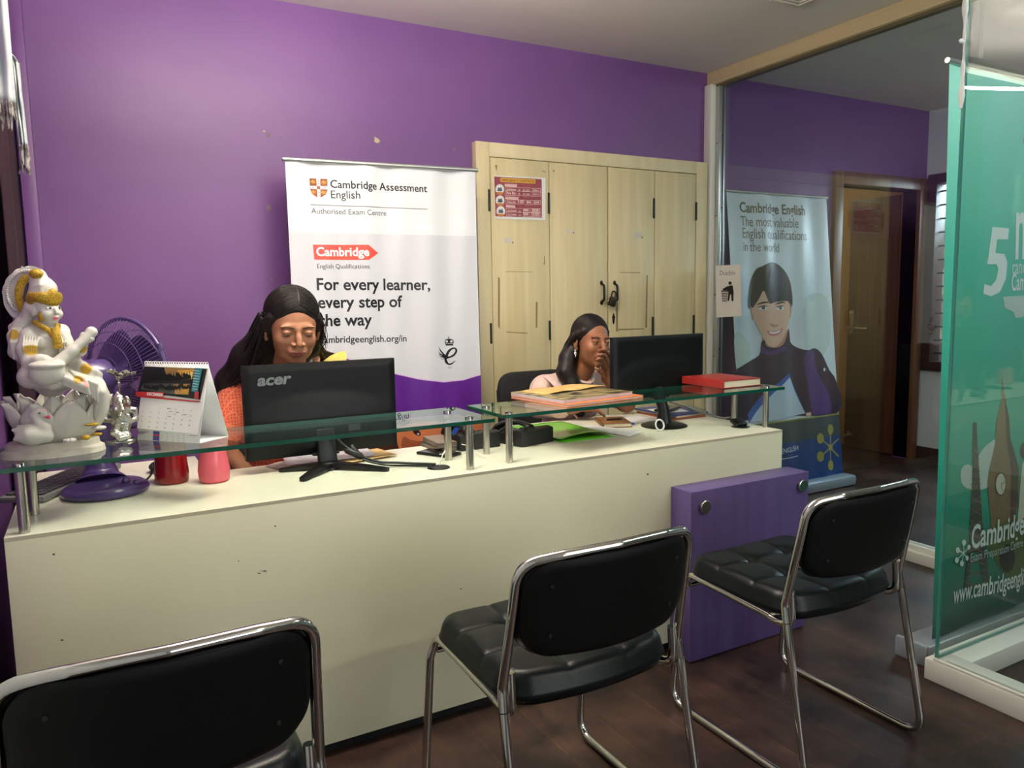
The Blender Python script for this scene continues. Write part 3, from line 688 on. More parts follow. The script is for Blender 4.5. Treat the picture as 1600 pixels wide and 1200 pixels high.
o.text('For every learner,', (495, 453), (670.7, 453), 3, 2, bold=.022); o.text('every step of', (496.7, 481.3), (629, 479.3), 3, 2, bold=.022); o.text('the way', (498.3, 509.6), (580.7, 507.9), 3, 2, bold=.022)
o.text('cambridgeenglish.org/in', (499.5, 536), (636, 533.5), 3, 2, bold=.012)
S = lambda x, y: (460+x/6.668, 260+y/6.668)      # shield
o.poly([S(160, 122), S(344, 130), S(348, 240), S(330, 290), S(262, 333), S(195, 290), S(166, 232)], 6, 2)
o.poly([S(232, 126), S(272, 128), S(275, 330), S(262, 333), S(244, 325)], 0, 3); o.poly([S(166, 200), S(348, 206), S(348, 240), S(167, 232)], 0, 4)
o.poly([S(236, 202), S(270, 204), S(272, 236), S(238, 234)], 6, 5)
for cx, cy in ((200, 160), (312, 166), (206, 268), (308, 272)):
    o.poly([S(cx-28, cy-8), S(cx-8, cy-24), S(cx+8, cy-12), S(cx+26, cy-20), S(cx+14, cy), S(cx+26, cy+14), S(cx+6, cy+10), S(cx-10, cy+24), S(cx-8, cy+4), S(cx-26, cy+12)], 7, 3)
for cx, cy in ((254, 150), (254, 180), (260, 270), (262, 305), (195, 216), (320, 224)): o.ellipse(S(cx, cy), .9, .9, 4, 5, 8)
E_ = lambda x, y: (660+x/12, 500+y/12)           # crowned e with a wing
o.poly([E_(418, 395), E_(440, 365), E_(470, 355), E_(497, 350), E_(540, 358), E_(575, 368), E_(588, 400), E_(578, 478), E_(440, 480)], 3, 2)
for cx in (458, 545): o.ellipse(E_(cx, 402), 2.0, 1.9, 1, 3, 12)
o.line(E_(440, 440), E_(572, 440), .0012, 1, 3); o.line(E_(497, 310), E_(497, 352), .0018, 3, 2); o.line(E_(485, 326), E_(510, 326), .0014, 3, 2)
outl = [(625, 755), (560, 830), (490, 842), (430, 800), (415, 730), (440, 640), (490, 560), (560, 520), (620, 520), (652, 560), (640, 620), (590, 680), (520, 712), (465, 730), (470, 770), (500, 812), (550, 805)]
o.poly([E_(*p) for p in outl], 3, 2, smooth=4); o.poly([E_(*p) for p in ((480, 672), (530, 580), (580, 545), (608, 550), (612, 590), (580, 640), (520, 675))], 1, 3, smooth=4)
for k, (x0, y0) in enumerate(((285, 480), (278, 565), (290, 625), (330, 695))):
    o.poly([E_(x0, y0), E_(x0+45, y0+70-10*k), E_(445, 670+12*k), E_(430, 712+5*k), E_(x0+38, y0+98-18*k)], 3, 2)
o.text('2021', E_(482, 910), E_(556, 906), 8, 2)
# photo strip under the purple field: a child's face lying on its side
F_ = lambda x, y: (620+x/5.714, 600+y/5.714)
o.poly([(TL.x+.001, zb), (TR.x+.006, zb), (TR.x+.005, zph), (TL.x+.001, zph)], 11, 4, px=False, maxlen=.022)
o.poly([F_(-10, 420), F_(60, 375), F_(180, 345), F_(340, 330), F_(440, 360), F_(470, 480), F_(420, 640), F_(200, 660), F_(30, 600)], 9, 6, smooth=4)
o.poly([F_(60, 470), F_(130, 500), F_(250, 520), F_(280, 580), F_(150, 600), F_(40, 560)], 10, 7, smooth=4)
o.poly([F_(140, 405), F_(170, 400), F_(205, 425), F_(210, 455), F_(190, 462), F_(155, 440)], 12, 8, smooth=4); o.ellipse(F_(190, 446), 1.6, 1.3, 0, 9, 10)
o.poly([F_(390, 365), F_(425, 358), F_(440, 380), F_(415, 392)], 10, 8, smooth=3); o.poly([F_(300, 515), F_(350, 505), F_(400, 515), F_(350, 530)], 10, 8, smooth=3)
o.poly([F_(470, 320), F_(545, 320), F_(560, 400), F_(500, 470), F_(470, 440)], 13, 7); o.poly([F_(545, 320), F_(640, 320), F_(640, 420), F_(560, 400)], 14, 7); o.poly([F_(655, 330), F_(790, 330), F_(790, 430), F_(700, 440), F_(660, 400)], 9, 7, smooth=3)
o.mb.build('printed_sheet', B1, t, recalc=False, ang=80)
b = MB(); b.tube([(TL.x-.012, by-.004, TL.y+.006), (TR.x+.012, by-.004, TR.y+.006)], .011, 12); b.build('top_rail', ALU, t)
b = MB(); b.box((TL.x-.02, by-.06, .001), (TR.x+.02, by+.06, .075), .02); b.build('base', ALU, t)
b = MB(); b.tube([((TL.x+TR.x)/2, by+.035, .07), ((TL.x+TR.x)/2, by+.026, TL.y)], .008, 8); b.build('pole', ALU, t)

# ------------------------------------------------------------------ roll-up banner leaning behind the glass partition
B2 = [pm('poster_pale_sky', (206, 218, 224)), pm('poster_olive_ink', (112, 104, 84)), pm('poster_hair', (28, 22, 28)), pm('poster_skin', (222, 182, 156)), pm('poster_skin_dark', (192, 142, 118)), pm('poster_plum_jumper', (44, 28, 58)), pm('poster_plum_light', (74, 48, 112)), pm('poster_folder', (186, 206, 220)),
      pm('poster_blue', (54, 92, 170)), pm('poster_navy', (22, 62, 122)), pm('poster_slate', (62, 74, 78)), pm('poster_gold', (148, 142, 72)), pm('poster_white_ink', (228, 232, 236)), pm('poster_lips', (202, 124, 128)), pm('poster_eye', (50, 38, 36)), pm('poster_hair_sheen', (44, 34, 62)), pm('poster_soft_green', (190, 206, 202))]
t = thing('roll_up_banner', 'pale roll-up banner with a smiling woman, standing behind the glass partition', 'banner', (4.1, 3.46, 0))
Vv = Vector((0, .20, 1.97)).normalized()
o = Print((0, 3.49, 0), (1, 0, 0), Vv, wave=lambda u, v: .005*math.sin(u*19+v)+.003*math.sin(u*33-v*2))
c = [o.uv(p) for p in ((1163, 752), (1315, 742), (1290, 308), (1134, 298))]
o.sheet([(c[3].x+.0, .07), (c[2].x+.012, .07), (c[2].x, c[2].y), (c[3].x, c[3].y)], 0, 0, 40, 50, px=False)
xl, xr = c[3].x+.001, c[2].x+.008
W = lambda x, y: (1140+x/4.617, 400+y/4.617)
for p in ([(1255, 470), (1292, 465), (1296, 540), (1262, 560)], [(1148, 520), (1172, 540), (1168, 580), (1152, 585)]): o.poly(p, 16, 1, smooth=4)
o.text('Cambridge English', (1156.5, 331), (1257, 336.5), 1, 2, bold=.02, asp=1.15)
o.text('The most valuable', (1158, 352.8), (1246.8, 356.2), 1, 2, asp=1.3); o.text('English qualifications', (1160.8, 371.5), (1260, 376), 1, 2, asp=1.3); o.text('in the world', (1162, 392), (1218, 394), 1, 2, asp=1.3)
o.poly([W(*p) for p in ((150, 200), (190, 100), (230, 75), (275, 52), (310, 45), (350, 60), (400, 110), (440, 190), (458, 330), (440, 380), (400, 360), (300, 340), (190, 360), (150, 380), (132, 350))], 2, 2, smooth=4)
o.poly([W(*p) for p in ((150, 370), (165, 360), (180, 460), (172, 462))], 4, 3); o.poly([W(*p) for p in ((445, 345), (452, 380), (440, 450), (430, 440))], 4, 3)
o.poly([W(*p) for p in ((235, 560), (330, 600), (430, 520), (440, 600), (400, 660), (270, 670), (232, 640))], 4, 3)
o.poly([W(*p) for p in ((165, 360), (200, 270), (300, 250), (420, 300), (438, 380), (430, 460), (400, 560), (350, 640), (300, 655), (255, 620), (205, 510), (178, 440))], 3, 4, smooth=4)
o.poly([W(*p) for p in ((168, 375), (160, 330), (180, 230), (250, 170), (330, 160), (410, 210), (440, 320), (436, 350), (420, 326), (380, 326), (330, 332), (285, 345), (268, 320), (240, 250), (215, 300), (190, 345))], 2, 5, smooth=3)
o.poly([W(*p) for p in ((285, 110), (330, 90), (380, 130), (385, 230), (340, 320), (300, 330), (280, 240))], 15, 6, smooth=4)
for x0, sgn in ((236, 1), (362, 1)):
    o.poly([W(x0-32, 378), W(x0-15, 366), W(x0+12, 362), W(x0+28, 372), W(x0+20, 384), W(x0-12, 388)], 12, 5, smooth=4); o.ellipse(W(x0+2, 374), 2.3, 2.5, 14, 6, 14); o.ellipse(W(x0-1, 371), .7, .7, 12, 7, 8)
    o.poly([W(x0-36, 374), W(x0-15, 362), W(x0+12, 357), W(x0+32, 368), W(x0+14, 364), W(x0-13, 369)], 14, 7, smooth=3)
    o.poly([W(x0-40, 352), W(x0-10, 334), W(x0+22, 330), W(x0+40, 340), W(x0+20, 340), W(x0-10, 346)], 2, 5, smooth=3)
o.poly([W(*p) for p in ((280, 495), (300, 485), (322, 500), (342, 490), (346, 502), (320, 514), (290, 508))], 4, 5, smooth=3)
o.poly([W(*p) for p in ((262, 540), (300, 545), (340, 538), (376, 520), (372, 545), (345, 570), (300, 578), (275, 565))], 13, 5, smooth=3); o.poly([W(*p) for p in ((276, 548), (310, 550), (345, 542), (366, 530), (352, 552), (310, 562), (285, 558))], 12, 6, smooth=3)
o.poly([W(*p) for p in ((46, 850), (60, 810), (130, 765), (215, 715), (228, 625), (250, 610), (262, 650), (330, 662), (390, 630), (428, 530), (440, 620), (500, 665), (560, 680), (610, 665), (660, 700), (720, 820), (768, 905), (775, 1135), (300, 1150), (60, 1200), (30, 1200))], 5, 4, smooth=3)
o.poly([W(*p) for p in ((540, 700), (600, 690), (620, 800), (660, 900), (720, 1000), (730, 1130), (600, 1140), (560, 950), (535, 800))], 6, 5, smooth=4); o.poly([W(*p) for p in ((230, 650), (290, 690), (390, 650), (400, 680), (280, 720), (228, 690))], 6, 5, smooth=4)
o.poly([W(*p) for p in ((428, 846), (545, 1135), (300, 1192), (130, 1197), (120, 1140), (230, 1010))], 8, 6); o.poly([W(*p) for p in ((432, 875), (540, 1135), (300, 1192), (136, 1197), (260, 1040))], 7, 7)
o.poly([W(545, 1132), W(578, 1125), W(582, 1150), W(548, 1155)], 3, 7); o.poly([W(*p) for p in ((676, 806), (690, 812), (684, 832), (674, 828))], 12, 7)
zt, zr = o.uv((1222, 659)).y, o.uv((1309, 646.5)).y; zt = zr = (zt+zr)/2
o.poly([(xl, .075), (xr+.004, .075), (xr, zt), (xl, zt)], 10, 8, px=False); o.poly([(xl, zt-.004), (xr, zt-.004), (xr, zt+.006), (xl, zt+.006)], 11, 9, px=False)
zn = o.uv((1240, 690)).y; o.poly([(xl, .075), (xr+.004, .075), (xr, zn), (xl, zn)], 9, 9, px=False)
o.poly([(1228, 690), (1234, 668), (1244, 662), (1252, 690)], 10, 10); o.text('CAMBRIDGE ENGLISH', (1172, 719), (1247.5, 703), 12, 10); o.line((1180, 724), (1247, 712.5), .0018, 12, 10)
cx, cy = 1297, 699
for k in range(6):
    a = math.radians(90+60*k); p = (cx+23*math.cos(a)*.86, cy-28*math.sin(a)); o.ellipse(p, 5.3, 8.2, 11, 11, 16) if p[0] < 1312 else None; o.line((cx, cy), (min(p[0], 1310), p[1]), .006, 11, 10)
o.ellipse((cx, cy), 4, 5, 11, 11)
o.mb.build('printed_sheet', B2, t, recalc=False, ang=80)
p0, p1 = o.P((xl-.01, c[3].y), 0), o.P((xr+.006, c[3].y), 0); b = MB(); b.tube([p0, p1], .009, 10); b.build('top_rail', ALU, t)
b = MB(); b.box((xl+.02, 3.40, .002), (xr+.04, 3.51, .075), .02); b.build('base', mat('pale_blue_cassette', (168, 180, 190), .35, metal=.5), t)
b = MB(); b.tube([((xl+xr)/2, 3.52, .06), o.P(((xl+xr)/2, c[3].y), -16)], .008, 8); b.build('pole', ALU, t)

# ------------------------------------------------------------------ green roll-up banner behind the front glass corner
def ramp_z(name, stops, z0, z1, rough=.35):
    m = mat(name, (255, 255, 255), rough, coat=.2); nt = m.node_tree
    tc = nt.nodes.new('ShaderNodeTexCoord'); sp = nt.nodes.new('ShaderNodeSeparateXYZ'); mr = nt.nodes.new('ShaderNodeMapRange'); mr.inputs[1].default_value = z0; mr.inputs[2].default_value = z1
    r = nt.nodes.new('ShaderNodeValToRGB')
    while len(r.color_ramp.elements) < len(stops): r.color_ramp.elements.new(.5)
    for e, (p, c) in zip(r.color_ramp.elements, stops): e.position = p; e.color = rgb(*c)
    L = nt.links.new; L(tc.outputs['Object'], sp.inputs[0]); L(sp.outputs[2], mr.inputs[0]); L(mr.outputs[0], r.inputs[0]); L(r.outputs[0], nt.nodes['Principled BSDF'].inputs['Base Color'])
    return m
B3 = [ramp_z('banner_teal', [(0, (34, 76, 70)), (.13, (46, 138, 114)), (.32, (46, 182, 152)), (.7, (84, 206, 176)), (1, (168, 240, 218))], .05, 2.1), pm('teal_white_ink', (240, 246, 242)), pm('tower_stone', (146, 118, 88)), pm('tower_dark', (92, 74, 60)), pm('lattice_dark', (76, 84, 76)), pm('cloud_print', (206, 220, 212)), pm('clock_face', (224, 216, 194)), pm('banner_crimson', (196, 40, 76)), pm('mossy_print', (96, 110, 62)), pm('tower_light', (150, 126, 84)), pm('dark_ground_print', (44, 52, 48))]
t = thing('roll_up_banner', 'teal green roll-up banner with a clock tower behind the front glass corner', 'banner', (3.0, 1.62, 0))
Vg = Vector((.028, .05, 2.0)).normalized()
o = Print((2.64, 1.60, .05), (1, .012, 0), Vg, wave=lambda u, v: .004*math.sin(u*17+v*1.5))
H = o.uv((1526, 106)).y
o.sheet([(0, 0), (.84, 0), (.84, H), (0, H)], 0, 0, 40, 50, px=False)
g6 = lambda x, y: (1500+x/2.609, 60+y/2.609); g7 = lambda x, y: (1500+x/2.609, 520+y/2.609)
five = [(113, 773), (185, 780), (180, 826), (133, 824), (125, 880), (165, 885), (178, 920), (172, 985), (145, 1040), (110, 1056), (82, 1045), (85, 1005), (110, 1015), (130, 990), (138, 945), (130, 925), (95, 925)]
o.poly([g6(*p) for p in five], 1, 2)
o.text('million', g6(215, 900), g6(470, 898), 1, 2, bold=.02, asp=2.0); o.text('candidates take', g6(201, 968), g6(400, 958), 1, 2, asp=1.4); o.text('Cambridge English', g6(198, 1035), g6(430, 1024), 1, 2, bold=.015, asp=1.6)
o.poly([g6(258, 270), g6(420, 330), g6(420, 480), g6(246, 430)], 7, 2)
o.poly([g6(160, 1060), g6(300, 1055), g6(300, 1090), g6(262, 1105), g6(250, 1145), g6(218, 1148), g6(208, 1122), g6(165, 1105)], 5, 2)
o.poly([g7(*p) for p in ((0, 560), (30, 540), (60, 560), (75, 500), (110, 455), (160, 430), (200, 470), (190, 540), (130, 580), (100, 640), (30, 640), (0, 610))], 5, 2, smooth=4)
o.poly([g7(*p) for p in ((48, 380), (52, 368), (62, 372), (66, 460), (78, 640), (88, 780), (104, 880), (112, 1020), (96, 1020), (70, 900), (50, 900), (28, 1060), (12, 1060), (36, 860), (46, 640))], 4, 3)
for k in range(12): o.line(g7(46-2*k, 470+50*k), g7(70+3*k, 500+50*k), .0016, 2, 4); o.line(g7(70+3*k, 470+50*k), g7(46-2*k, 500+50*k), .0016, 2, 4)
o.poly([g7(*p) for p in ((160, 180), (166, 250), (188, 350), (196, 440), (216, 500), (234, 560), (232, 700), (210, 800), (120, 800), (104, 620), (110, 560), (130, 460), (136, 370), (156, 270))], 2, 3)
o.poly([g7(*p) for p in ((166, 250), (188, 350), (196, 440), (220, 510), (236, 560), (233, 700), (212, 800), (196, 800), (200, 560), (178, 440), (172, 340))], 3, 4)
for k in range(5): o.line(g7(126+14*k, 690), g7(128+14*k, 800), .0025, 9, 5)
o.line(g7(108, 565), g7(200, 520), .003, 9, 5); o.line(g7(110, 690), g7(200, 640), .003, 9, 5); o.line(g7(136, 370), g7(176, 345), .002, 9, 5)
o.ellipse(g7(153, 622), 8.6, 19, 3, 5, 24); o.ellipse(g7(153, 622), 7.4, 16.5, 6, 6, 24); o.line(g7(153, 622), g7(160, 650), .0012, 3, 7); o.line(g7(153, 622), g7(175, 612), .0012, 3, 7)
o.ellipse(g7(262, 490), 8, 14, 3, 4); o.poly([g7(250, 540), g7(280, 530), g7(290, 640), g7(262, 760), g7(230, 790)], 6, 4)
o.poly([g7(*p) for p in ((110, 800), (260, 760), (330, 760), (330, 1010), (200, 1010), (120, 900))], 8, 3, smooth=4); o.ellipse(g7(185, 925), 13, 22, 10, 5)
M6 = lambda x, y: (1470+x/3.529, 620+y/3.529)
for p in ((82, 848), (120, 808), (76, 902), (108, 922)): o.ellipse(M6(*p), 3.6, 4.6, 1, 6, 14); o.line(M6(118, 865), M6(*p), .0022, 1, 6)
for p in ((150, 835), (140, 895)): o.ellipse(M6(*p), 2.5, 4, 1, 6, 12); o.line(M6(118, 865), M6(*p), .0022, 1, 6)
o.text('Cambridge English', M6(163, 844), M6(635, 718), 1, 6, bold=.02, asp=1.5); o.text('Exam Preparation Centre', M6(160, 918), M6(448, 836), 5, 6, asp=1.35)
o.text('www.cambridgeenglish.org', M6(55, 1142), M6(557, 1022), 1, 6, bold=.012, asp=1.7)
o.mb.build('printed_sheet', B3, t, recalc=False, ang=80)
b = MB(); b.tube([o.P((-.015, H), 0), o.P((.855, H), 0)], .010, 10); b.build('top_rail', ALU, t)
b = MB(); b.box((2.57, 1.565, .002), (3.50, 1.68, .07), .012); b.build('base', mat('grey_cassette', (150, 156, 160), .35, metal=.5), t)
b = MB(); b.box((2.545, 1.56, .001), (2.568, 1.685, .078), .008); b.build('end_cap', mat('grey_end_cap', (126, 132, 138), .4), t)

# ------------------------------------------------------------------ dustbin sign on the partition post
o = Print((3.544, 3.6, 0), (0, -1, 0), (0, 0, 1), eps=.0005); D = lambda x, y: (1100+x/2.5, 280+y/2.5)
o.poly([D(45, 338), D(143, 333), D(147, 535), D(48, 540)], 0, 0)
o.text('Dustbin', D(62, 375), D(121, 374), 2, 1)
o.ellipse(D(102, 406), 2.6, 2.8, 1, 1, 16); o.poly([D(*p) for p in ((92, 418), (112, 414), (116, 440), (115, 476), (108, 476), (106, 450), (103, 450), (98, 476), (92, 474), (95, 440), (84, 428), (76, 432), (76, 427))], 1, 1)
o.poly([D(73, 428), D(84, 424), D(90, 432), D(78, 438)], 1, 1)
o.poly([D(68, 434), D(93, 434), D(89, 478), D(72, 478)], 1, 1)
for k in range(1, 5): o.line(D(69, 434+k*9), D(92, 434+k*9), .0022, 0, 2)
for k in range(1, 5): o.line(D(68+5*k, 436), D(72+3.6*k, 478), .0016, 0, 2)
tag(o.mb.build('sign', [PAPER, mat('black_print', (24, 24, 26), .6), mat('grey_print', (140, 132, 132), .6)], recalc=False), 'white paper dustbin sign stuck to the post of the glass partition', 'sign')
# ------------------------------------------------------------------ monitors
MONB = mat('monitor_black_back', (11, 13, 14), .42, spec=.22); SCREEN = mat('dark_screen_glass', (10, 11, 14), .12)
def monitor(label, x0, x1, z0, z1, y, bulge, stand, logo=False):
    t = thing('computer_monitor', label, 'monitor', ((x0+x1)/2, y, CT), group='computer monitors on the counter')
    b = MB(); n, m = 40, 24
    def fn(u, v):
        x, z = x0+(x1-x0)*u, z0+(z1-z0)*v
        q = max(0, 1-(2*u-1)**30)*max(0, 1-(2*v-1)**30)
        dome = max(0, 1-((u-.5)/.46)**2-((v-.34)/.32)**2)
        return Vector((x, y+.006-.006*q**.3-bulge*dome**.7, z))
    V = b.grid(n, m, fn)
    ring = [V[i][0] for i in range(n)]+[V[n-1][j] for j in range(1, m)]+[V[i][m-1] for i in range(n-2, -1, -1)]+[V[0][j] for j in range(m-2, 0, -1)]
    R2 = [b.bm.verts.new((v.co.x, y+.03, v.co.z)) for v in ring]
    for k in range(len(ring)): b.bm.faces.new((ring[k], ring[(k+1) % len(ring)], R2[(k+1) % len(ring)], R2[k]))
    b.bm.faces.new(R2)
    body = b.build('housing', MONB, t, ang=35)
    b = MB(); b.box((x0+.014, y+.0302, z0+.02), (x1-.014, y+.0312, z1-.014)); b.build('screen', SCREEN, body)
    b = MB(); xc = (x0+x1)/2; b.box((xc-.045, y-.006, z0-.004), (xc+.045, y+.012, z0+.006), .003); b.build('hinge_cover', BLACKM, body)
    if logo:
        o = Print((0, y-.0012, 0), (1, 0, 0), (0, 0, 1)); o.text('acer', (402, 603), (456, 598.5), 0, 1, bold=.035, asp=.85, shear=.18)
        o.mb.build('brand_lettering', mat('grey_monitor_lettering', (104, 110, 112), .4), body, recalc=False)
        o = Print((0, y-.0014-bulge, 0), (1, 0, 0), (0, 0, 1)); o.poly([(545, 663), (563, 661), (563, 671), (545, 673)], 0, 1); o.poly([(538, 680), (564, 677), (564, 679.5), (538, 682.5)], 0, 1)
        o.mb.build('sticker', mat('dull_sticker', (88, 94, 92), .5), body, recalc=False)
    stand(t, xc)
    return t
def stand_v(t, xc):
    b = MB(); c = Vector((.66, 2.455, CT+.0006))
    b.prism([(-.032, 0), (.030, 0), (.026, .13), (-.030, .13)], -.012, .02, lambda u, v, w: c+Vector((u, w+v*.22, v)), bev=.005)
    b.build('stand_neck', BLACKP, t)
    b = MB()
    for tip in ((.535, 2.312), (.812, 2.302), (.505, 2.49)):
        d = (Vector((*tip, CT+.006))-(c+Vector((0, 0, .016)))); L = d.length; ux = d.normalized(); uy = Vector((-ux.y, ux.x, 0)).normalized()
        pts = [(0, .03), (L*.5, .02), (L-.008, .012), (L, .006), (L, -.006), (L-.008, -.012), (L*.5, -.02), (0, -.03)]
        p0 = c+Vector((0, 0, .016))
        b.prism(pts, -.006, .006, lambda u, v, w: p0+ux*u+uy*v+Vector((0, 0, w)), bev=.002)
    b.lathe([(0, .026), (.03, .024), (.04, .012), (.042, 0), (0, 0)], c, 24)
    b.build('stand_foot', BLACKP, t)
def stand_r(t, xc):
    c = Vector((2.10, 2.47, CT+.0006)); b = MB()
    b.lathe([(0, .016), (.03, .015), (.085, .009), (.097, .004), (.097, 0), (0, 0)], c, 48); b.build('stand_foot', BLACKP, t)
    b = MB(); b.tube([c+Vector((0, 0, .01)), c+Vector((0, .002, .07)), c+Vector((-.005, .045, .155))], 1, 16, radii=[.036, .022, .026]); b.build('stand_neck', BLACKP, t)
monitor('wide black monitor with grey lettering, seen from behind, hiding the woman in orange', .408, .915, .844, 1.1505, 2.49, .012, stand_v, True)
monitor('plain black monitor with no lettering, beside the woman in pale pink', 1.883, 2.376, .918, 1.1804, 2.53, .008, stand_r)
CABLE = mat('black_cable', (18, 18, 19), .45); WCAB = mat('white_cable', (222, 222, 216), .5); GCAB = mat('grey_cable', (84, 84, 80), .5)
def cable(label, pts, r, m=CABLE, plug=None):
    b = MB(); b.tube(smooth_open(pts), r, 8)
    if plug: b.tube(plug[0], 1, 10, radii=plug[1])
    return tag(b.build('cable', m), label, 'cable')
cable('thick black monitor cable running over the worktop to the left cable hole', [(.68, 2.43, .91), (.70, 2.41, .88), (.745, 2.38, .845), (.80, 2.36, .822), (.86, 2.345, .815), (.92, 2.31, .811), (.962, 2.268, .8115)], .0045, plug=([(.70, 2.415, .868), (.71, 2.405, .862), (.745, 2.38, .845), (.752, 2.376, .84)], [.006, .011, .011, .006]))
cable('thin black cable looping low behind the stand of the left monitor', [(.735, 2.445, .865), (.76, 2.405, .828), (.82, 2.37, .808), (.89, 2.33, .8045), (.93, 2.285, .8065), (.95, 2.258, .8095)], .0032, plug=([(.735, 2.445, .867), (.742, 2.43, .85), (.757, 2.408, .83)], [.012, .013, .007]))
cable('thin white cable rising out of the left cable hole', [(.975, 2.266, .8065), (.985, 2.27, .83), (1.01, 2.30, .845), (1.02, 2.33, .83), (1.028, 2.385, .8165)], .0018, WCAB)
cable('thin white cable dangling by the steel posts between the two glass shelves', [(1.13, 2.42, .835), (1.145, 2.38, .83), (1.155, 2.35, .812), (1.165, 2.31, .8035)], .0018, WCAB)
cable('thick grey monitor cable going to the right cable hole', [(2.15, 2.495, .895), (2.19, 2.43, .88), (2.24, 2.37, .855), (2.29, 2.325, .836), (2.322, 2.312, .838)], .0042, GCAB, plug=([(2.195, 2.425, .878), (2.215, 2.40, .868), (2.24, 2.37, .856)], [.006, .012, .009]))
b = MB(); b.tube([(2.005+.021*math.cos(a), 2.385+.006*math.sin(a), CT+.0255+.021*math.sin(a)) for a in np.linspace(0, 2*PI, 25)[:-1]], .0035, 8, closed=True)
tag(b.build('cable_ring', WCAB), 'small white ring leaning by the round foot of the right monitor', 'ring')

# ------------------------------------------------------------------ papers, books and small things
rot = lambda c, a: Matrix.Translation(Vector(c)) @ Matrix.Rotation(math.radians(a), 4, 'Z')
def slab(name, label, cat, c, dx, dy, dz, a, m, group=None, bev=.001, curl=None):
    b = MB()
    if curl is None: b.box((-dx/2, -dy/2, 0), (dx/2, dy/2, dz), bev, M=rot(c, a))
    else:
        M = rot(c, a)
        b.grid(14, 14, lambda u, v: M @ Vector(((u-.5)*dx, (v-.5)*dy, dz+curl(u, v))))
        o = b.build(name, m, solid=.0006); return tag(o, label, cat, group)
    return tag(b.build(name, m), label, cat, group)
slab('paper_sheet', 'white printed sheet under the left monitor, top of the loose papers', 'paper', (.70, 2.60, CT+.010), .30, .16, .0, -6, mat('printed_white_paper', (226, 222, 226), .7, var=(190, 190, 200), scale=(60, 60, 60), amt=.3), 'loose papers under the left monitor', curl=lambda u, v: .004*u*u)
slab('paper_sheet', 'brown envelope sheet under the left monitor, at the right of the loose papers', 'paper', (.80, 2.56, CT+.006), .21, .15, .0, 8, mat('brown_envelope_paper', (200, 162, 96), .7, var=(214, 184, 124), scale=(20, 20, 20)), 'loose papers under the left monitor', curl=lambda u, v: .003*u)
slab('paper_sheet', 'creased printed sheet under the left monitor, at the left of the loose papers', 'paper', (.58, 2.575, CT+.002), .17, .11, .0, 20, mat('creased_paper', (206, 190, 178), .7, var=(150, 134, 140), scale=(30, 40, 30), amt=.2), 'loose papers under the left monitor', curl=lambda u, v: .006*abs(math.sin(u*5)))
def mobile(label, c, a, dx=.072, dy=.15):
    t = thing('mobile_phone', label, 'mobile phone', c); M = rot(c, a)
    b = MB(); b.box((-dx/2, -dy/2, 0), (dx/2, dy/2, .010), .003, M=M); b.build('phone_body', BLACKP, t)
    b = MB(); b.box((-dx/2+.004, -dy/2+.008, .0101), (dx/2-.004, dy/2-.008, .0106), M=M); b.build('screen', SCREEN, t)
mobile('black mobile phone lying on the worktop beside the left cable hole', (1.055, 2.455, CT+.0006), 28)
# green folder with a white paper inside
GRN = mat('green_plastic_folder', (104, 190, 52), .3, spec=.5, coat=.2, var=(92, 176, 46), scale=(5, 5, 5))
t = thing('document_folder', 'bright green plastic folder lying beside the black desk telephone', 'folder', (1.66, 2.6, CT))
b = MB(); M = rot((1.665, 2.60, CT), -2)
b.grid(16, 20, lambda u, v: M @ Vector(((u-.5)*.25, (v-.5)*.42, .004+.026*(1-v)**3*(.4+.6*math.sin(u*PI)))))
b.build('front_cover', GRN, t, solid=.0012)
b = MB(); b.grid(8, 8, lambda u, v: M @ Vector(((u-.5)*.25, (v-.5)*.42, .001))); b.build('back_cover', GRN, t, solid=.0012)
slab('paper_sheet', 'white paper sticking out beside the green folder', 'paper', (1.833, 2.50, CT+.003), .085, .30, 0, 10, PAPER, curl=lambda u, v: .012*(1-v)*u)
t = thing('notebook', 'small brown notebook lying in front of the woman in pale pink', 'notebook', (1.97, 2.64, CT))
M = rot((1.95, 2.625, CT+.0003), -24); b = MB(); b.box((-.06, -.09, .001), (.06, .09, .004), .001, M=M); b.box((-.06, -.09, .016), (.06, .09, .019), .001, M=M); b.box((-.063, -.09, .001), (-.06, .09, .019), .001, M=M)
b.build('cover', mat('brown_leather_cover', (128, 88, 46), .5, var=(112, 74, 38), scale=(30, 30, 30)), t)
b = MB(); b.box((-.059, -.087, .004), (.056, .087, .016), M=M); b.build('pages', mat('book_page_block', (226, 216, 186), .8), t)
def pen(label, a, c, m):
    t = thing('pen', label, 'pen', a); a, c = Vector(a), Vector(c); b = MB(); b.tube([a, a+(c-a)*.86], .004, 10); b.build('barrel', m, t)
    b = MB(); b.tube([a+(c-a)*.86, c], 1, 10, radii=[.0035, .0008]); b.build('tip', BLACKP, t)
pen('black pen resting on the small brown notebook', (1.915, 2.625, CT+.0238), (1.985, 2.605, CT+.0238), BLACKP)
pen('blue pen standing against the papers beside the brown notebook', (2.01, 2.56, CT+.005), (2.03, 2.64, CT+.005), mat('blue_pen_plastic', (44, 88, 190), .3))
slab('paper_sheet', 'white sheet behind the round foot of the right monitor', 'paper', (2.10, 2.66, CT+.001), .14, .17, 0, -8, PAPER, curl=lambda u, v: .002*u)
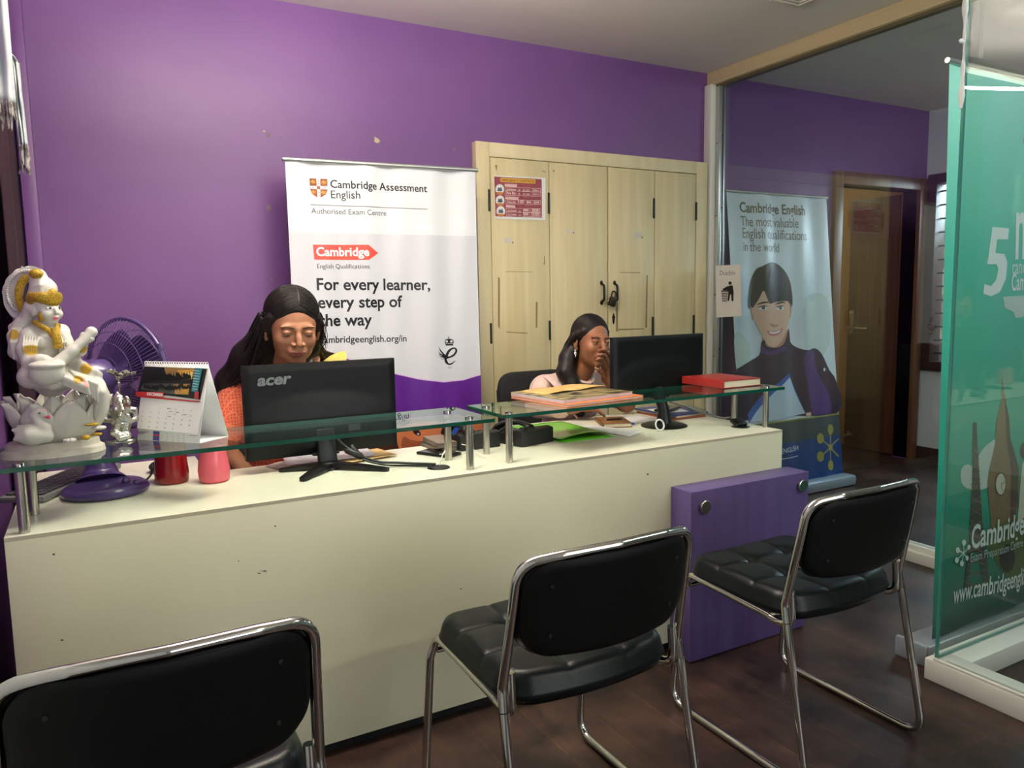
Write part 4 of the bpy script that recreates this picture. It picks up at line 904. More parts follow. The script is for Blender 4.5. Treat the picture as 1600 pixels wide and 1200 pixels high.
for k, (nm, lab, m, dz, a, dx, dy) in enumerate((('document_folder', 'orange card folder, lowest of the pile under the blue folder', mat('rust_card', (170, 92, 60), .6), .008, -3, .27, .33), ('paper_stack', 'thin stack of cream papers in the pile under the blue folder', mat('cream_papers', (206, 192, 164), .7), .008, 4, .25, .32), ('document_folder', 'dark blue folder, topmost of its pile at the right end of the worktop', mat('dark_blue_card', (62, 74, 124), .45), .006, 0, .29, .34))):
    slab(nm, lab, 'folder' if nm == 'document_folder' else 'paper', (2.325, 2.69, CT+.0005+k*.0085), dx*.72, dy*.8, dz, a, m)
slab('paper_sheet', 'white sheet lying on the dark blue folder', 'paper', (2.30, 2.68, CT+.0245), .15, .13, 0, -14, PAPER, curl=lambda u, v: .002*u*v)
mobile('black mobile phone lying on the white sheet on the blue folder', (2.29, 2.67, CT+.0285), -62)
# the pile on the right glass shelf
G1 = GZ1
t = thing('document_folder', 'orange folder, lowest of the pile on the right glass shelf', 'folder', (1.6, 2.4, G1)); M = rot((1.60, 2.385, G1), 7.5)
ORG = mat('orange_card', (224, 128, 70), .45)
b = MB(); b.box((-.19, -.165, .0005), (.19, .165, .003), .0008, M=M); b.build('back_cover', ORG, t)
b = MB(); b.box((-.188, -.163, .0032), (.186, .163, .008), M=M); b.build('pages', mat('page_block_white', (226, 214, 208), .8, var=(190, 176, 170), scale=(1, 1, 900), amt=.3), t)
b = MB(); b.box((-.19, -.165, .0082), (.19, .165, .0105), .0008, M=M); b.build('front_cover', ORG, t)
t = thing('magazine', 'thick magazine with a dark landscape cover on the right glass shelf', 'magazine', (1.6, 2.4, G1+.0107)); M = rot((1.585, 2.40, G1+.0107), 8)
b = MB(); b.box((-.175, -.16, 0), (.165, .15, .014), .001, M=M); b.build('pages', mat('page_block_pink', (222, 206, 204), .8, var=(180, 164, 164), scale=(1, 1, 900), amt=.3), t)
b = MB(); b.box((-.176, -.161, .0141), (.166, .151, .0155), .0006, M=M); b.build('cover', mat('landscape_cover', (34, 38, 30), .3, coat=.2, var=(166, 150, 104), scale=(14, 30, 9), amt=.1, detail=8), t)
o = slab('envelope', 'tan paper envelope, topmost of the pile on the right glass shelf', 'envelope', (1.60, 2.475, G1+.027), .33, .15, 0, 10, mat('tan_envelope', (208, 172, 106), .6, var=(190, 152, 88), scale=(14, 14, 14)), curl=lambda u, v: .004*math.sin(u*6)**2+.005*u*(1-v))
# red diary
t = thing('diary', 'thick red hardback diary lying on the right end of the glass shelf', 'book', (2.35, 2.42, G1)); b = MB(); RED = mat('red_leatherette', (150, 40, 36), .38, bump=.08, bscale=300)
x0, x1, y0, y1 = 2.240, 2.455, 2.268, 2.518
b.box((x0, y0, G1+.0012), (x1, y1, G1+.004), .001); b.box((x0, y0, G1+.029), (x1, y1, G1+.0325), .0015); b.box((x0-.002, y0, G1+.0012), (x0+.004, y1, G1+.0325), .0015); b.build('cover', RED, t)
b = MB(); b.box((x0+.004, y0+.004, G1+.004), (x1-.005, y1-.004, G1+.029)); b.build('pages', mat('book_page_block', (226, 216, 186), .8), t)

# ------------------------------------------------------------------ desk telephones
def phone(label, c, a):
    t = thing('desk_telephone', label, 'telephone', c, group='black desk telephones'); M = rot(c, a)
    b = MB(); prof = [(-.085, 0), (.085, 0), (.085, .022), (.03, .045), (-.06, .062), (-.085, .056)]
    b.prism(prof, -.085, .085, lambda u, v, w: M @ Vector((w, -u if False else u*-1*-1, v)), bev=.006)
    for v in b.bm.verts: pass
    body = b.build('phone_base', BLACKM, t)
    b = MB()
    for i in range(3):
        for j in range(4):
            p = M @ Vector((.0+i*.022, .005+j*.016, .052-j*.0062)); b.box(p-Vector((.007, .005, .003)), p+Vector((.007, .005, .003)), .002)
    b.build('keypad', mat('dark_grey_keys', (58, 58, 60), .5), body)
    hx = -.055; b = MB()
    path = [M @ Vector((hx, y, z)) for y, z in ((-.10, .066), (-.085, .078), (-.04, .086), (.02, .080), (.07, .060), (.095, .042))]
    b.tube(smooth_open(path, 5), 1, 12, radii=[.021, .021, .023, .023, .02, .017, .015, .014, .014, .014, .014, .014, .014, .014, .014, .015, .016, .018, .02, .021, .022, .023, .022, .021, .02, .02][:26], flat=.62, up=(0, 0, 1))
    b.build('handset', BLACKP, t)
    return t
phone('black desk telephone standing against the green folder', (1.425, 2.50, CT+.0006), 14)
phone('black desk telephone standing left of the other, behind the steel posts', (1.222, 2.545, CT+.0006), 2)
for k, (dz, m, lab) in enumerate(((.016, mat('dark_grey_cover', (58, 54, 50), .5), 'dark grey notebook, lowest of the pair left of the telephones'), (.018, mat('taupe_cover', (112, 98, 82), .5), 'taupe notebook on top of the dark grey one left of the telephones'))):
    t = thing('notebook', lab, 'notebook', (1.115, 2.60, CT+.0005+k*.0185)); M = rot((1.115, 2.565, CT+.0005+k*.0165), 6-9*k); b = MB(); b.box((-.045, -.085, 0), (.045, .085, .002), M=M); b.box((-.045, -.085, dz-.0025), (.045, .085, dz-.0005), M=M); b.build('cover', m, t)
    b = MB(); b.box((-.044, -.083, .002), (.043, .083, dz-.0025), M=M); b.build('pages', mat('grey_page_block', (150, 140, 124), .8, var=(96, 88, 78), scale=(1, 1, 900), amt=.3), t)

# ------------------------------------------------------------------ tumblers
def tumbler(label, c, prof, m):
    b = MB(); b.lathe(prof+[(r-.003, max(z, .004)) for r, z in prof[::-1] if r > 0.004]+[(0, .004)], c, 40)
    return tag(b.build('tumbler', m), label, 'tumbler', 'plastic tumblers')
tumbler('dark red translucent tumbler standing behind the desk calendar', (.190, 2.535, CT+.0006), [(0, 0), (.044, 0), (.049, .006), (.050, .03), (.046, .07), (.044, .13)], mat('red_translucent_plastic', (150, 14, 22), .18, trans=.35, spec=.5))
tumbler('pink translucent tumbler standing right of the dark red one', (.306, 2.475, CT+.0006), [(0, 0), (.038, 0), (.0445, .006), (.0475, .035), (.043, .07), (.037, .10), (.036, .14)], mat('pink_translucent_plastic', (240, 108, 124), .25, trans=.2, spec=.5))

# ------------------------------------------------------------------ desk calendar
A, B_, C_ = Vector((.096, 2.382, G1+.001)), Vector((.241, 2.217, G1+.001)), Vector((.327, 2.287, G1+.001)); Dd = C_-B_; R0 = A+Dd*.45+Vector((-.004, 0, .218)); R1 = B_+Dd*.45+Vector((0, 0, .213))
R0.z = R1.z = G1+.214
t = thing('desk_calendar', 'white tent desk calendar open at a sunset picture for December', 'calendar', (.21, 2.29, G1))
b = MB(); E4 = [A, B_, C_, A+Dd]
for q in ((A, B_, R1, R0), (A+Dd, R0, R1, C_), (A, A+Dd, C_, B_)):
    b.bm.faces.new([b.bm.verts.new(p) for p in q])
b.build('card_stand', mat('calendar_card', (232, 232, 230), .6), t, solid=.0015)
o = Print(A, B_-A, (R0-A)-(B_-A)*((R0-A).dot(B_-A)/(B_-A).length_squared), eps=.0006); K = lambda x, y: (x/2.667, 400+y/2.667)
for p, m_, l_ in (([(574, 718), (826, 742), (872, 468), (603, 460)], 0, 4), ([(605, 461), (866, 471), (838, 599), (578, 567)], 1, 5), ([(578, 566), (693, 569), (690, 592), (574, 584)], 2, 15), ([(577, 580), (840, 606), (838, 611), (576, 588)], 2, 6),
                  ([(822, 468), (852, 470), (832, 570), (806, 564)], 3, 6), ([(720, 500), (826, 476), (810, 520), (700, 530)], 4, 6), ([(610, 540), (700, 530), (800, 535), (796, 575), (690, 572), (590, 556)], 5, 6), ([(735, 545), (800, 540), (790, 575), (740, 574)], 6, 7), ([(822, 560), (838, 566), (836, 598), (818, 594)], 7, 7)): o.poly([K(*q) for q in p], m_, l_)
random.seed(3)
def blob(x, y, rx, ry, m_, l_, n=9): o.poly([K(x+rx*math.cos(2*PI*k/n)*random.uniform(.6, 1.15), y+ry*math.sin(2*PI*k/n)*random.uniform(.6, 1.15)) for k in range(n)], m_, l_)
o.poly([K(606, 462), K(866, 472), K(838, 598), K(578, 567)], 1, 8)
o.poly([K(690, 464), K(818, 470), K(806, 515), K(760, 520), K(700, 508)], 10, 9); o.poly([K(745, 478), K(815, 474), K(806, 512), K(760, 514)], 4, 10); o.poly([K(776, 488), K(812, 484), K(807, 508), K(780, 510)], 11, 11)
o.poly([K(606, 530), K(700, 528), K(800, 530), K(793, 580), K(700, 574), K(592, 556)], 5, 9); o.poly([K(728, 536), K(798, 534), K(790, 578), K(736, 576)], 6, 10); o.poly([K(760, 540), K(790, 538), K(784, 572), K(764, 570)], 4, 11)
for k in range(34):
    x = 614+k*5.6; blob(x, 514-random.uniform(0, 26)*(1 if k < 18 else .7), random.uniform(5, 11), random.uniform(6, 14), 1, 12); 
    if k % 2: o.poly([K(x-2, 524), K(x+2, 524), K(x+1, 484), K(x-1, 484)], 1, 12)
    blob(x-3, 541+random.uniform(0, 12), random.uniform(3, 6), random.uniform(6, 16), 1, 12)
o.poly([K(600, 524), K(806, 522), K(805, 531), K(598, 533)], 1, 13)
for m_, pts in ((3, [(822, 468), (852, 470), (832, 570), (806, 564)]), (7, [(822, 560), (838, 566), (836, 598), (818, 594)])): o.poly([K(*q) for q in pts], m_, 14)
for k in range(8): o.line(K(812+k*.2, 478+k*11), K(842-k*1.4, 481+k*11), .0005, 0, 15)
o.text('DECEMBER', K(623, 581), K(689, 587), 0, 16, bold=.03)
d = 1
for r_ in range(5):
    for c_ in range(7):
        if d > 31: break
        if r_ or c_ > 1:
            x, y = 603+c_*33-r_*3, 628+r_*20+c_*3.0; o.text_h(str(d), K(x, y), .0042, 2 if c_ == 0 else 8, 6); d += 1
for x, y in ((700, 634), (708, 646), (736, 650), (768, 660), (702, 668)): o.poly([K(x, y), K(x+14, y+1), K(x+14, y+3), K(x, y+2)], 8, 6)
o.poly([K(640, 730), K(666, 732), K(664, 770), K(638, 768)], 9, 2); o.poly([K(641, 743), K(665, 745), K(664, 752), K(640, 750)], 2, 3)
for r_ in range(3):
    for c_ in range(4): o.text_h(str(11+r_*4+c_), K(698+c_*23, 740+r_*13+c_*2), .003, 8, 2)
for x0, x1, y in ((575, 620, 733), (575, 605, 738), (790, 825, 748)): o.line(K(x0, y), K(x1, y+1), .0005, 8, 2)
o.mb.build('page', [PAPER, mat('calendar_dark_trees', (22, 30, 26), .35), mat('calendar_red', (190, 46, 44), .4), mat('calendar_teal', (40, 134, 146), .4), mat('calendar_sun', (214, 160, 60), .4), mat('calendar_water', (86, 92, 84), .35), mat('calendar_sun_reflection', (196, 150, 80), .4), mat('calendar_flower', (176, 52, 66), .4), mat('calendar_ink', (70, 70, 74), .6), mat('calendar_stamp', (50, 64, 130), .5), mat('calendar_dusk', (150, 116, 66), .4), mat('calendar_sun_core', (240, 206, 120), .4)], t, recalc=False)
b = MB(); ax = (R1-R0).normalized(); nn = ax.cross(Vector((0, 0, 1)))
for k in range(26):
    c = R0+(R1-R0)*(.02+.96*k/25); b.tube([c+(nn*math.cos(q)+Vector((0, 0, 1))*math.sin(q))*.006 for q in np.linspace(0, 2*PI, 11)[:-1]], .0009, 5, closed=True)
b.build('spiral_binding', mat('white_wire', (226, 226, 222), .4), t)

# ------------------------------------------------------------------ purple table fan
FP = mat('purple_fan_plastic', (70, 54, 106), .28, spec=.5, coat=.3); FW = mat('purple_fan_wire', (92, 70, 116), .35, spec=.5); FB = mat('purple_fan_blade', (60, 46, 98), .28, coat=.2)
t = thing('table_fan', 'purple table fan with a wire cage behind the white statue', 'fan', (.01, 2.49, CT))
b = MB(); c = Vector((.008, 2.485, CT)); prof = [(0, .001), (.104, .001), (.114, .006), (.117, .014), (.113, .023), (.098, .033), (.07, .040), (.045, .046), (0, .047)]
b.lathe(prof, c, 56, sx=1.0, sy=.92); b.build('base', FP, t)
b = MB(); nb = c+Vector((-.01, .045, 0))
b.tube(smooth_open([nb+Vector(p) for p in ((0, -.012, .036), (0, -.002, .06), (.002, .0, .10), (.01, .005, .16), (.02, .01, .25), (.03, .015, .30))], 5), 1, 24, radii=list(np.interp(np.linspace(0, 1, 26), [0, .12, .3, .6, 1], [.068, .052, .04, .03, .026]))); b.build('neck', FP, t)
b = MB(); b.ball(c+Vector((.052, -.05, .042)), (.011, .011, .012), 14); b.ball(c+Vector((.078, -.055, .036)), (.008, .008, .008), 12); b.build('knob', FP, t)
fc = Vector((.088, 2.575, 1.142)); w_ = Vector((.80, .60, .02)).normalized(); u_ = w_.cross(Vector((0, 0, 1))).normalized(); v_ = u_.cross(w_)
FR = .166
loc = lambda r, a, h: fc+(u_*math.cos(a)+v_*math.sin(a))*r+w_*h
b = MB()
for h0, sgn in ((.012, 1), (-.012, -1)):
    for k in range(84):
        a = 2*PI*k/84; pts = []
        for s in np.linspace(0, 1, 9):
            r = .030+(FR-.030)*math.sin(s*PI/2)**.9 if False else .030+(FR-.030)*s
            pts.append(loc(r, a+sgn*.22*(1-s), h0*1.0+sgn*.062*(1-s**2.6)))
        b.tube(pts, .00085, 4, caps=False)
    for r in (.06, .10, .13): s = (r-.03)/(FR-.03); b.tube([loc(r, a, h0+sgn*.062*(1-s**2.6)) for a in np.linspace(0, 2*PI, 41)[:-1]], .0012, 5, closed=True)
b.build('cage', FW, t)
b = MB(); b.tube([loc(FR, a, 0) for a in np.linspace(0, 2*PI, 49)[:-1]], .0065, 10, closed=True)
for a in (.5, 2.4, 4.4): p = loc(FR+.004, a, 0); b.box(p-Vector((.006, .008, .012)), p+Vector((.006, .008, .012)), .002)
b.build('cage_rim', FP, t)
b = MB(); b.lathe([(0, .082), (.024, .080), (.031, .074), (.031, .068), (0, .068)], (0, 0, 0), 28, M=Matrix((u_, v_, w_)).transposed()); b.bm.transform(Matrix.Translation(fc)); b.build('cage_badge', FP, t)
b = MB(); b.lathe([(0, -.175), (.03, -.17), (.05, -.15), (.056, -.11), (.052, -.078), (.03, -.07), (0, -.07)], (0, 0, 0), 32, M=Matrix((u_, v_, w_)).transposed()); b.bm.transform(Matrix.Translation(fc)); b.build('motor_housing', FP, t)
for k in range(3):
    b = MB(); a0 = 2*PI*k/3+.4
    b.grid(14, 12, lambda s, q: loc(.025+.115*s, a0+(q-.5)*(1.0+.75*math.sin(s*PI*.9)), .016-(q-.5)*.05*(1-.4*s))); b.build('blade', FB, t, solid=.002)
b = MB(); b.lathe([(0, .035), (.02, .032), (.028, .02), (.028, -.068), (0, -.068)], (0, 0, 0), 24, M=Matrix((u_, v_, w_)).transposed()); b.bm.transform(Matrix.Translation(fc)); b.build('hub', FB, t)
b = MB(); b.tube(smooth_open([c+Vector(p) for p in ((.10, .03, .012), (.125, .06, .03), (.13, .10, .05), (.16, .13, .02), (.20, .15, .006))]), .003, 8); b.build('power_cord', CABLE, t)
# other things at the left end
t = thing('computer_mouse', 'black computer mouse at the left end of the worktop behind the red tumbler', 'mouse', (.175, 2.73, CT)); b = MB()
b.ball((.175, 2.73, CT+.0188), (.034, .055, .018), 24, M=Matrix.Rotation(-.5, 3, 'Z')); b.build('shell', BLACKP, t)
b = MB(); b.ball((.192, 2.70, CT+.0325), (.004, .009, .004), 12); b.build('scroll_wheel', mat('grey_mouse_wheel', (120, 122, 124), .4), t)
t = thing('keyboard', 'grey keyboard lying under the left glass shelf behind the purple fan base', 'keyboard', (-.12, 2.7, CT)); M = rot((-.10, 2.68, CT), 62); b = MB(); b.box((-.22, -.065, .002), (.22, .065, .02), .005, M=M); b.build('case', mat('grey_keyboard_case', (110, 112, 108), .5), t)
b = MB()
for i in range(14):
    for j in range(5):
        b.box((-.205+i*.029, -.054+j*.022, .02), (-.205+i*.029+.025, -.054+j*.022+.018, .026), .002, M=M)
b.build('key_field', mat('dark_keys', (60, 60, 60), .5), t)

# ------------------------------------------------------------------ curtain and fringed cloth on the left wall
t = thing('curtain', 'dark maroon curtain hanging at the left edge behind the statue', 'curtain', (-.22, 2.9, 0)); b = MB()
b.grid(70, 16, lambda u, v: Vector((-.224+.028*math.sin(u*17)+.006*math.sin(u*13+v*2), 2.965+u*.53, .02+v*2.62)))
b.build('drape', mat('maroon_curtain_cloth', (44, 18, 32), .9, var=(34, 13, 26), scale=(40, 40, 3)), t, solid=.003, ang=80)
b = MB(); b.tube([(-.235, 2.9, 2.655), (-.235, 3.5, 2.655)], .011, 10); b.build('rod', BLACKM, t)
t = thing('fringed_cloth', 'white cloth with dark fringes hanging in two lengths at the upper left edge', 'cloth', at(10, 160, Y=2.6))
for tl, tr, bl, br, Y, seed in (((-40, -20), (9, -20), (-40, 146), (24, 160), 2.55, 1), ((12, 92), (29, 97), (29, 226), (43, 228), 2.70, 2)):
    r = random.Random(seed); P = [at(*p, Y=Y) for p in (bl, br, tr, tl)]
    fn = lambda u, v: (P[0]*(1-u)+P[1]*u)*(1-v)+(P[3]*(1-u)+P[2]*u)*v+Vector((0, .010*math.sin(u*19+seed)+.005*math.sin(v*9+u*7), 0))
    b = MB(); b.grid(30, 24, fn)
    if seed == 2:                                  # the far length is carried back under the near one
        b.grid(10, 10, lambda u, v: fn(u, 1).lerp(at(-4+12*u, 84, Y=2.57), v)+Vector((0, 0, .012*math.sin(v*PI))))
    b.build('cloth', mat('white_shawl_cloth', (186, 194, 196), .9, var=(168, 176, 180), scale=(60, 60, 6)), t, solid=.003, ang=80)
    b = MB()
    for k in range(16):
        p = fn((k+.5)/16, 0); L = r.uniform(.05, .085)
        b.tube([p, p+Vector((r.uniform(-.003, .003), 0, -L*.5)), p+Vector((r.uniform(-.006, .008), r.uniform(-.005, .005), -L))], 1, 6, radii=[.003, .0045, .0012])
    b.build('fringe', mat('dark_tipped_fringe', (170, 166, 160), .9, var=(60, 54, 52), scale=(50, 50, 40), amt=.12), t)

# ------------------------------------------------------------------ office chairs behind the counter
def office_chair(label, x, y, top):
    t = thing('office_chair', label, 'chair', (x, y, 0), group='black office chairs behind the counter'); BF = mat('black_chair_fabric', (20, 20, 22), .8, bump=.1, bscale=400)
    b = MB(); hw, hz = .215, .21
    pts = smooth_closed([(-hw, -hz*.6), (-hw*.98, hz*.55), (-hw*.8, hz*.95), (0, hz), (hw*.8, hz*.95), (hw*.98, hz*.55), (hw, -hz*.6), (hw*.75, -hz), (0, -hz), (-hw*.75, -hz)], 5) if False else [Vector(p) for p in fillet([(-hw*.5, -hz, 0), (-hw, -hz, 0), (-hw, hz, 0), (hw, hz, 0), (hw, -hz, 0), (-hw*.4, -hz, 0)], .09, 6)]
    b.prism([(p.x, p.y) for p in pts], 0, .05, lambda u, v, w: Vector((x+u, y+.24+w+v*.08+.12*u*u*-1, top-hz+v)), bev=.012); b.build('backrest', BF, t, ang=50)
    b = MB(); pts = fillet([(-.1, -.22, 0), (-.23, -.22, 0), (-.23, .22, 0), (.23, .22, 0), (.23, -.22, 0), (-.09, -.22, 0)], .08, 6); b.prism([(p.x, p.y) for p in pts], .30, .372, lambda u, v, w: Vector((x+u, y+v, w)), bev=.015); b.build('seat', BF, t, ang=50)
    b = MB(); b.tube([(x, y, .1), (x, y, .30)], .025, 14); b.build('column', BLACKP, t)
    b = MB(); b.tube(fillet([(x, y+.05, .285), (x, y+.27, .285), (x, y+.30, top-.2)], .05), .014, 10); b.build('back_bracket', BLACKP, t)
    for k in range(5):
        a = 2*PI*k/5+.3; b = MB(); b.tube([(x, y, .12), (x+.22*math.cos(a), y+.22*math.sin(a), .075)], 1, 10, radii=[.026, .016]); l = b.build('base_arm', BLACKP, t)
        b = MB(); b.tube([(x+.22*math.cos(a)-.012*math.sin(a), y+.22*math.sin(a)+.012*math.cos(a), .03), (x+.22*math.cos(a)+.012*math.sin(a), y+.22*math.sin(a)-.012*math.cos(a), .03)], .03, 16); b.build('caster', BLACKP, l)
office_chair('black office chair behind the woman in pale pink', 1.985, 3.07, .975)
office_chair('black office chair under the woman in orange, hidden by the monitor', .60, 2.98, .88)
# ------------------------------------------------------------------ sculpting kit: smooth-blended volumes turned into one continuous skin
def V3(p): return np.array([p[0], p[1], p[2]], np.float32)
class Sculpt:
    def __init__(self, h): self.h = h; self.ops = []; self.paint = []
    def add(self, fn, lo, hi, k=.01, mode='u'): self.ops.append((fn, np.array(lo, np.float32), np.array(hi, np.float32), k, mode)); return self
    def ell(self, c, r, R=None, k=.01, mode='u', noise=None):
        c = V3(c); r = V3(r if hasattr(r, '__len__') else (r, r, r)); Rm_ = None if R is None else np.array(R, np.float32); m = float(max(r))
        def fn(P):
            q = P-c
            if Rm_ is not None: q = q @ Rm_
            k0 = np.sqrt(((q/r)**2).sum(-1)); k1 = np.sqrt(((q/(r*r))**2).sum(-1))
            return k0*(k0-1)/np.maximum(k1, 1e-9)
        ext = r if Rm_ is None else np.array([m]*3)
        return self.add(fn, c-ext, c+ext, k, mode)
    def cone(self, a, b, ra, rb=None, k=.01, mode='u'):
        a, b = V3(a), V3(b); rb = ra if rb is None else rb; ab = b-a; L2 = float((ab*ab).sum())+1e-12
        def fn(P):
            q = P-a; t = np.clip((q @ ab)/L2, 0, 1)
            return np.sqrt(((q-t[..., None]*ab)**2).sum(-1))-(ra+(rb-ra)*t)
        m = max(ra, rb)
        return self.add(fn, np.minimum(a, b)-m, np.maximum(a, b)+m, k, mode)
    def chain(self, pts, rad, k=.012, mode='u'):
        rad = rad if hasattr(rad, '__len__') else [rad]*len(pts)
        for i in range(len(pts)-1): self.cone(pts[i], pts[i+1], rad[i], rad[i+1], k, mode)
        return self
    def torus(self, c, ax, R, r, k=.004):
        c, ax = V3(c), V3(ax); ax = ax/np.linalg.norm(ax)
        def fn(P):
            q = P-c; z = q @ ax; rho = np.sqrt(np.maximum((q*q).sum(-1)-z*z, 0)); return np.sqrt((rho-R)**2+z*z)-r
        return self.add(fn, c-R-r, c+R+r, k)
    def col(self, kind, c, r, color, soft=.002, R=None, b=None):       # paint a region: ellipsoid or capsule
        s = Sculpt(1)
        if kind == 'ell': s.ell(c, r, R)
        else: s.cone(c, b, r)
        self.paint.append((s.ops[0][0], np.array([lin(x) for x in color]), soft)); return self
    def mesh(self):
        h = self.h; lo = np.min([o[1] for o in self.ops if o[4] == 'u'], 0)-4*h; hi = np.max([o[2] for o in self.ops if o[4] == 'u'], 0)+4*h
        n = np.ceil((hi-lo)/h).astype(int)+1; D = np.full(n, .5, np.float32)
        ax = [lo[i]+h*np.arange(n[i], dtype=np.float32) for i in range(3)]
        for fn, a, b, k, mode in self.ops:
            e = k+4*h
            s = [slice(max(0, int((a[i]-e-lo[i])/h)), min(n[i], int((b[i]+e-lo[i])/h)+2)) for i in range(3)]
            if any(q.stop <= q.start for q in s): continue
            G = np.stack(np.meshgrid(ax[0][s[0]], ax[1][s[1]], ax[2][s[2]], indexing='ij'), -1)
            d = fn(G).astype(np.float32); o = D[tuple(s)]
            if mode == 'u':
                q = np.maximum(k-np.abs(o-d), 0)/k if k else 0; D[tuple(s)] = np.minimum(o, d)-(q*q*k*.25 if k else 0)
            else:
                d = -d; q = np.maximum(k-np.abs(o-d), 0)/k if k else 0; D[tuple(s)] = np.maximum(o, d)+(q*q*k*.25 if k else 0)
        return nets(D, lo, h)
    def colors(self, V, base):
        C = np.tile(np.array([lin(x) for x in base]), (len(V), 1))
        for fn, c, soft in self.paint:
            w = np.clip(.5-fn(V.astype(np.float32))/(2*soft), 0, 1)[:, None]; C = C*(1-w)+c*w
        return C
def nets(D, lo, h):
    S = D < 0; n = D.shape
    cnt = np.zeros([m-1 for m in n], np.int8); acc = np.zeros([m-1 for m in n]+[3], np.float32)
    corner = [(i, j, k) for i in (0, 1) for j in (0, 1) for k in (0, 1)]
    sl = lambda o: tuple(slice(o[a], n[a]-1+o[a]) for a in range(3))
    for c in corner:
        for a in range(3):
            if c[a]: continue
            e = list(c); e[a] = 1
            s0, s1 = S[sl(c)], S[sl(e)]; x = s0 != s1
            if not x.any(): continue
            d0, d1 = D[sl(c)][x], D[sl(e)][x]; t = d0/(d0-d1); p = np.tile(np.array(c, np.float32), (len(t), 1)); p[:, a] = t
            acc[x] += p; cnt[x] += 1
    act = cnt > 0; idx = np.full(act.shape, -1, np.int64); ijk = np.argwhere(act); idx[act] = np.arange(len(ijk))
    V = lo+h*(ijk+acc[act]/cnt[act][:, None])
    F = []
    for a in range(3):
        b, c = (a+1) % 3, (a+2) % 3
        s0 = [slice(None)]*3; s1 = [slice(None)]*3; s0[a] = slice(0, n[a]-1); s1[a] = slice(1, n[a])
        x = S[tuple(s0)] != S[tuple(s1)]; E = np.argwhere(x); E = E[(E[:, b] > 0) & (E[:, c] > 0) & (E[:, b] < n[b]-1) & (E[:, c] < n[c]-1)]
        ins = S[tuple(E.T)]
        def I(db, dc): q = E.copy(); q[:, b] -= db; q[:, c] -= dc; return idx[tuple(q.T)]
        Q = np.stack([I(1, 1), I(0, 1), I(0, 0), I(1, 0)], 1); Q[~ins] = Q[~ins][:, ::-1]; F.append(Q)
    return V, np.concatenate(F)
def relax(V, F, it=2):
    e = np.concatenate([F[:, [0, 1]], F[:, [1, 2]], F[:, [2, 3]], F[:, [3, 0]]]); e = np.concatenate([e, e[:, ::-1]])
    deg = np.bincount(e[:, 0], minlength=len(V))[:, None].clip(1)
    for _ in range(it):
        s = np.stack([np.bincount(e[:, 0], V[e[:, 1], k], len(V)) for k in range(3)], 1); V = V*.5+.5*s/deg
    return V
def skin_mesh(name, parts, mats, parent=None, loc=None):           # parts: list of (Sculpt, base colour); one mesh object with a colour attribute
    VV, FF, CC = [], [], []; off = 0
    for sc, base, *it in parts:
        V, F = sc.mesh(); V = relax(V, F, it[0] if it else 2); C = sc.colors(V, base); VV.append(V); FF.append(F+off); CC.append(C); off += len(V)
    V, F, C = np.concatenate(VV), np.concatenate(FF), np.concatenate(CC)
    root = parent
    while root is not None and root.parent is not None: root = root.parent
    o0 = np.array(loc if loc is not None else (ROOT[root] if root is not None else (0, 0, 0)), float); V = V-o0
    me = bpy.data.meshes.new(name); me.from_pydata(V.tolist(), [], F.tolist()); me.update()
    at_ = me.color_attributes.new('Col', 'FLOAT_COLOR', 'POINT'); at_.data.foreach_set('color', np.concatenate([C, np.ones((len(C), 1))], 1).astype(np.float32).ravel())
    o = finish(me, name, mats, parent, 180)
    if parent is None: o.location = o0; ROOT[o] = Vector(o0)
    return o
def rotm(yaw, pitch, roll): return Matrix.Rotation(math.radians(yaw), 3, 'Z') @ Matrix.Rotation(math.radians(pitch), 3, 'X') @ Matrix.Rotation(math.radians(roll), 3, 'Y')

# ------------------------------------------------------------------ white marble-like statue on the left glass shelf
S1 = lambda x, y, d=0.0: at(x/2.667, 400+y/2.667, Y=2.285+d)
WHITE = (198, 196, 186); GOLD = (176, 142, 40); PX = .00057
MARB = vcol('painted_white_stone', .42, .45, bump=.12, bscale=150); MARB0 = mat('white_stone', (196, 194, 184), .42, spec=.45, bump=.12, bscale=150); GLIT = mat('gold_glitter_paint', (196, 160, 34), .38, metal=.3, var=(126, 96, 14), scale=(420, 420, 420), amt=.12, bump=.5, bscale=500)
t = thing('statue', 'white seated goddess statue with gold ornaments, lute and swan on the left glass shelf', 'statue', (-.105, 2.30, GZ1))
b = MB(); b.lathe([(0, .0005), (1, .0005), (.985, .014), (.94, .017), (.90, .021), (.89, .033), (.85, .037), (0, .037)], (0, 0, 0), 64, sx=.118, sy=.088)
for v in b.bm.verts: v.co = Vector((-.104, 2.297, GZ1))+Vector((v.co.x*(1-.12*(v.co.y/.088)), v.co.y, v.co.z))
b.build('plinth', mat('painted_stone_base', (192, 188, 174), .5, var=(178, 173, 158), scale=(40, 40, 40), bump=.1, bscale=120), t)
lc = Vector((-.090, 2.298, .99)); b = MB(); b.lathe([(0, .012), (.052, .012), (.060, .03), (.072, .06), (.070, .085), (0, .09)], lc, 40, sx=1.15, sy=.95); core = b.build('lotus_seat', MARB0, t)
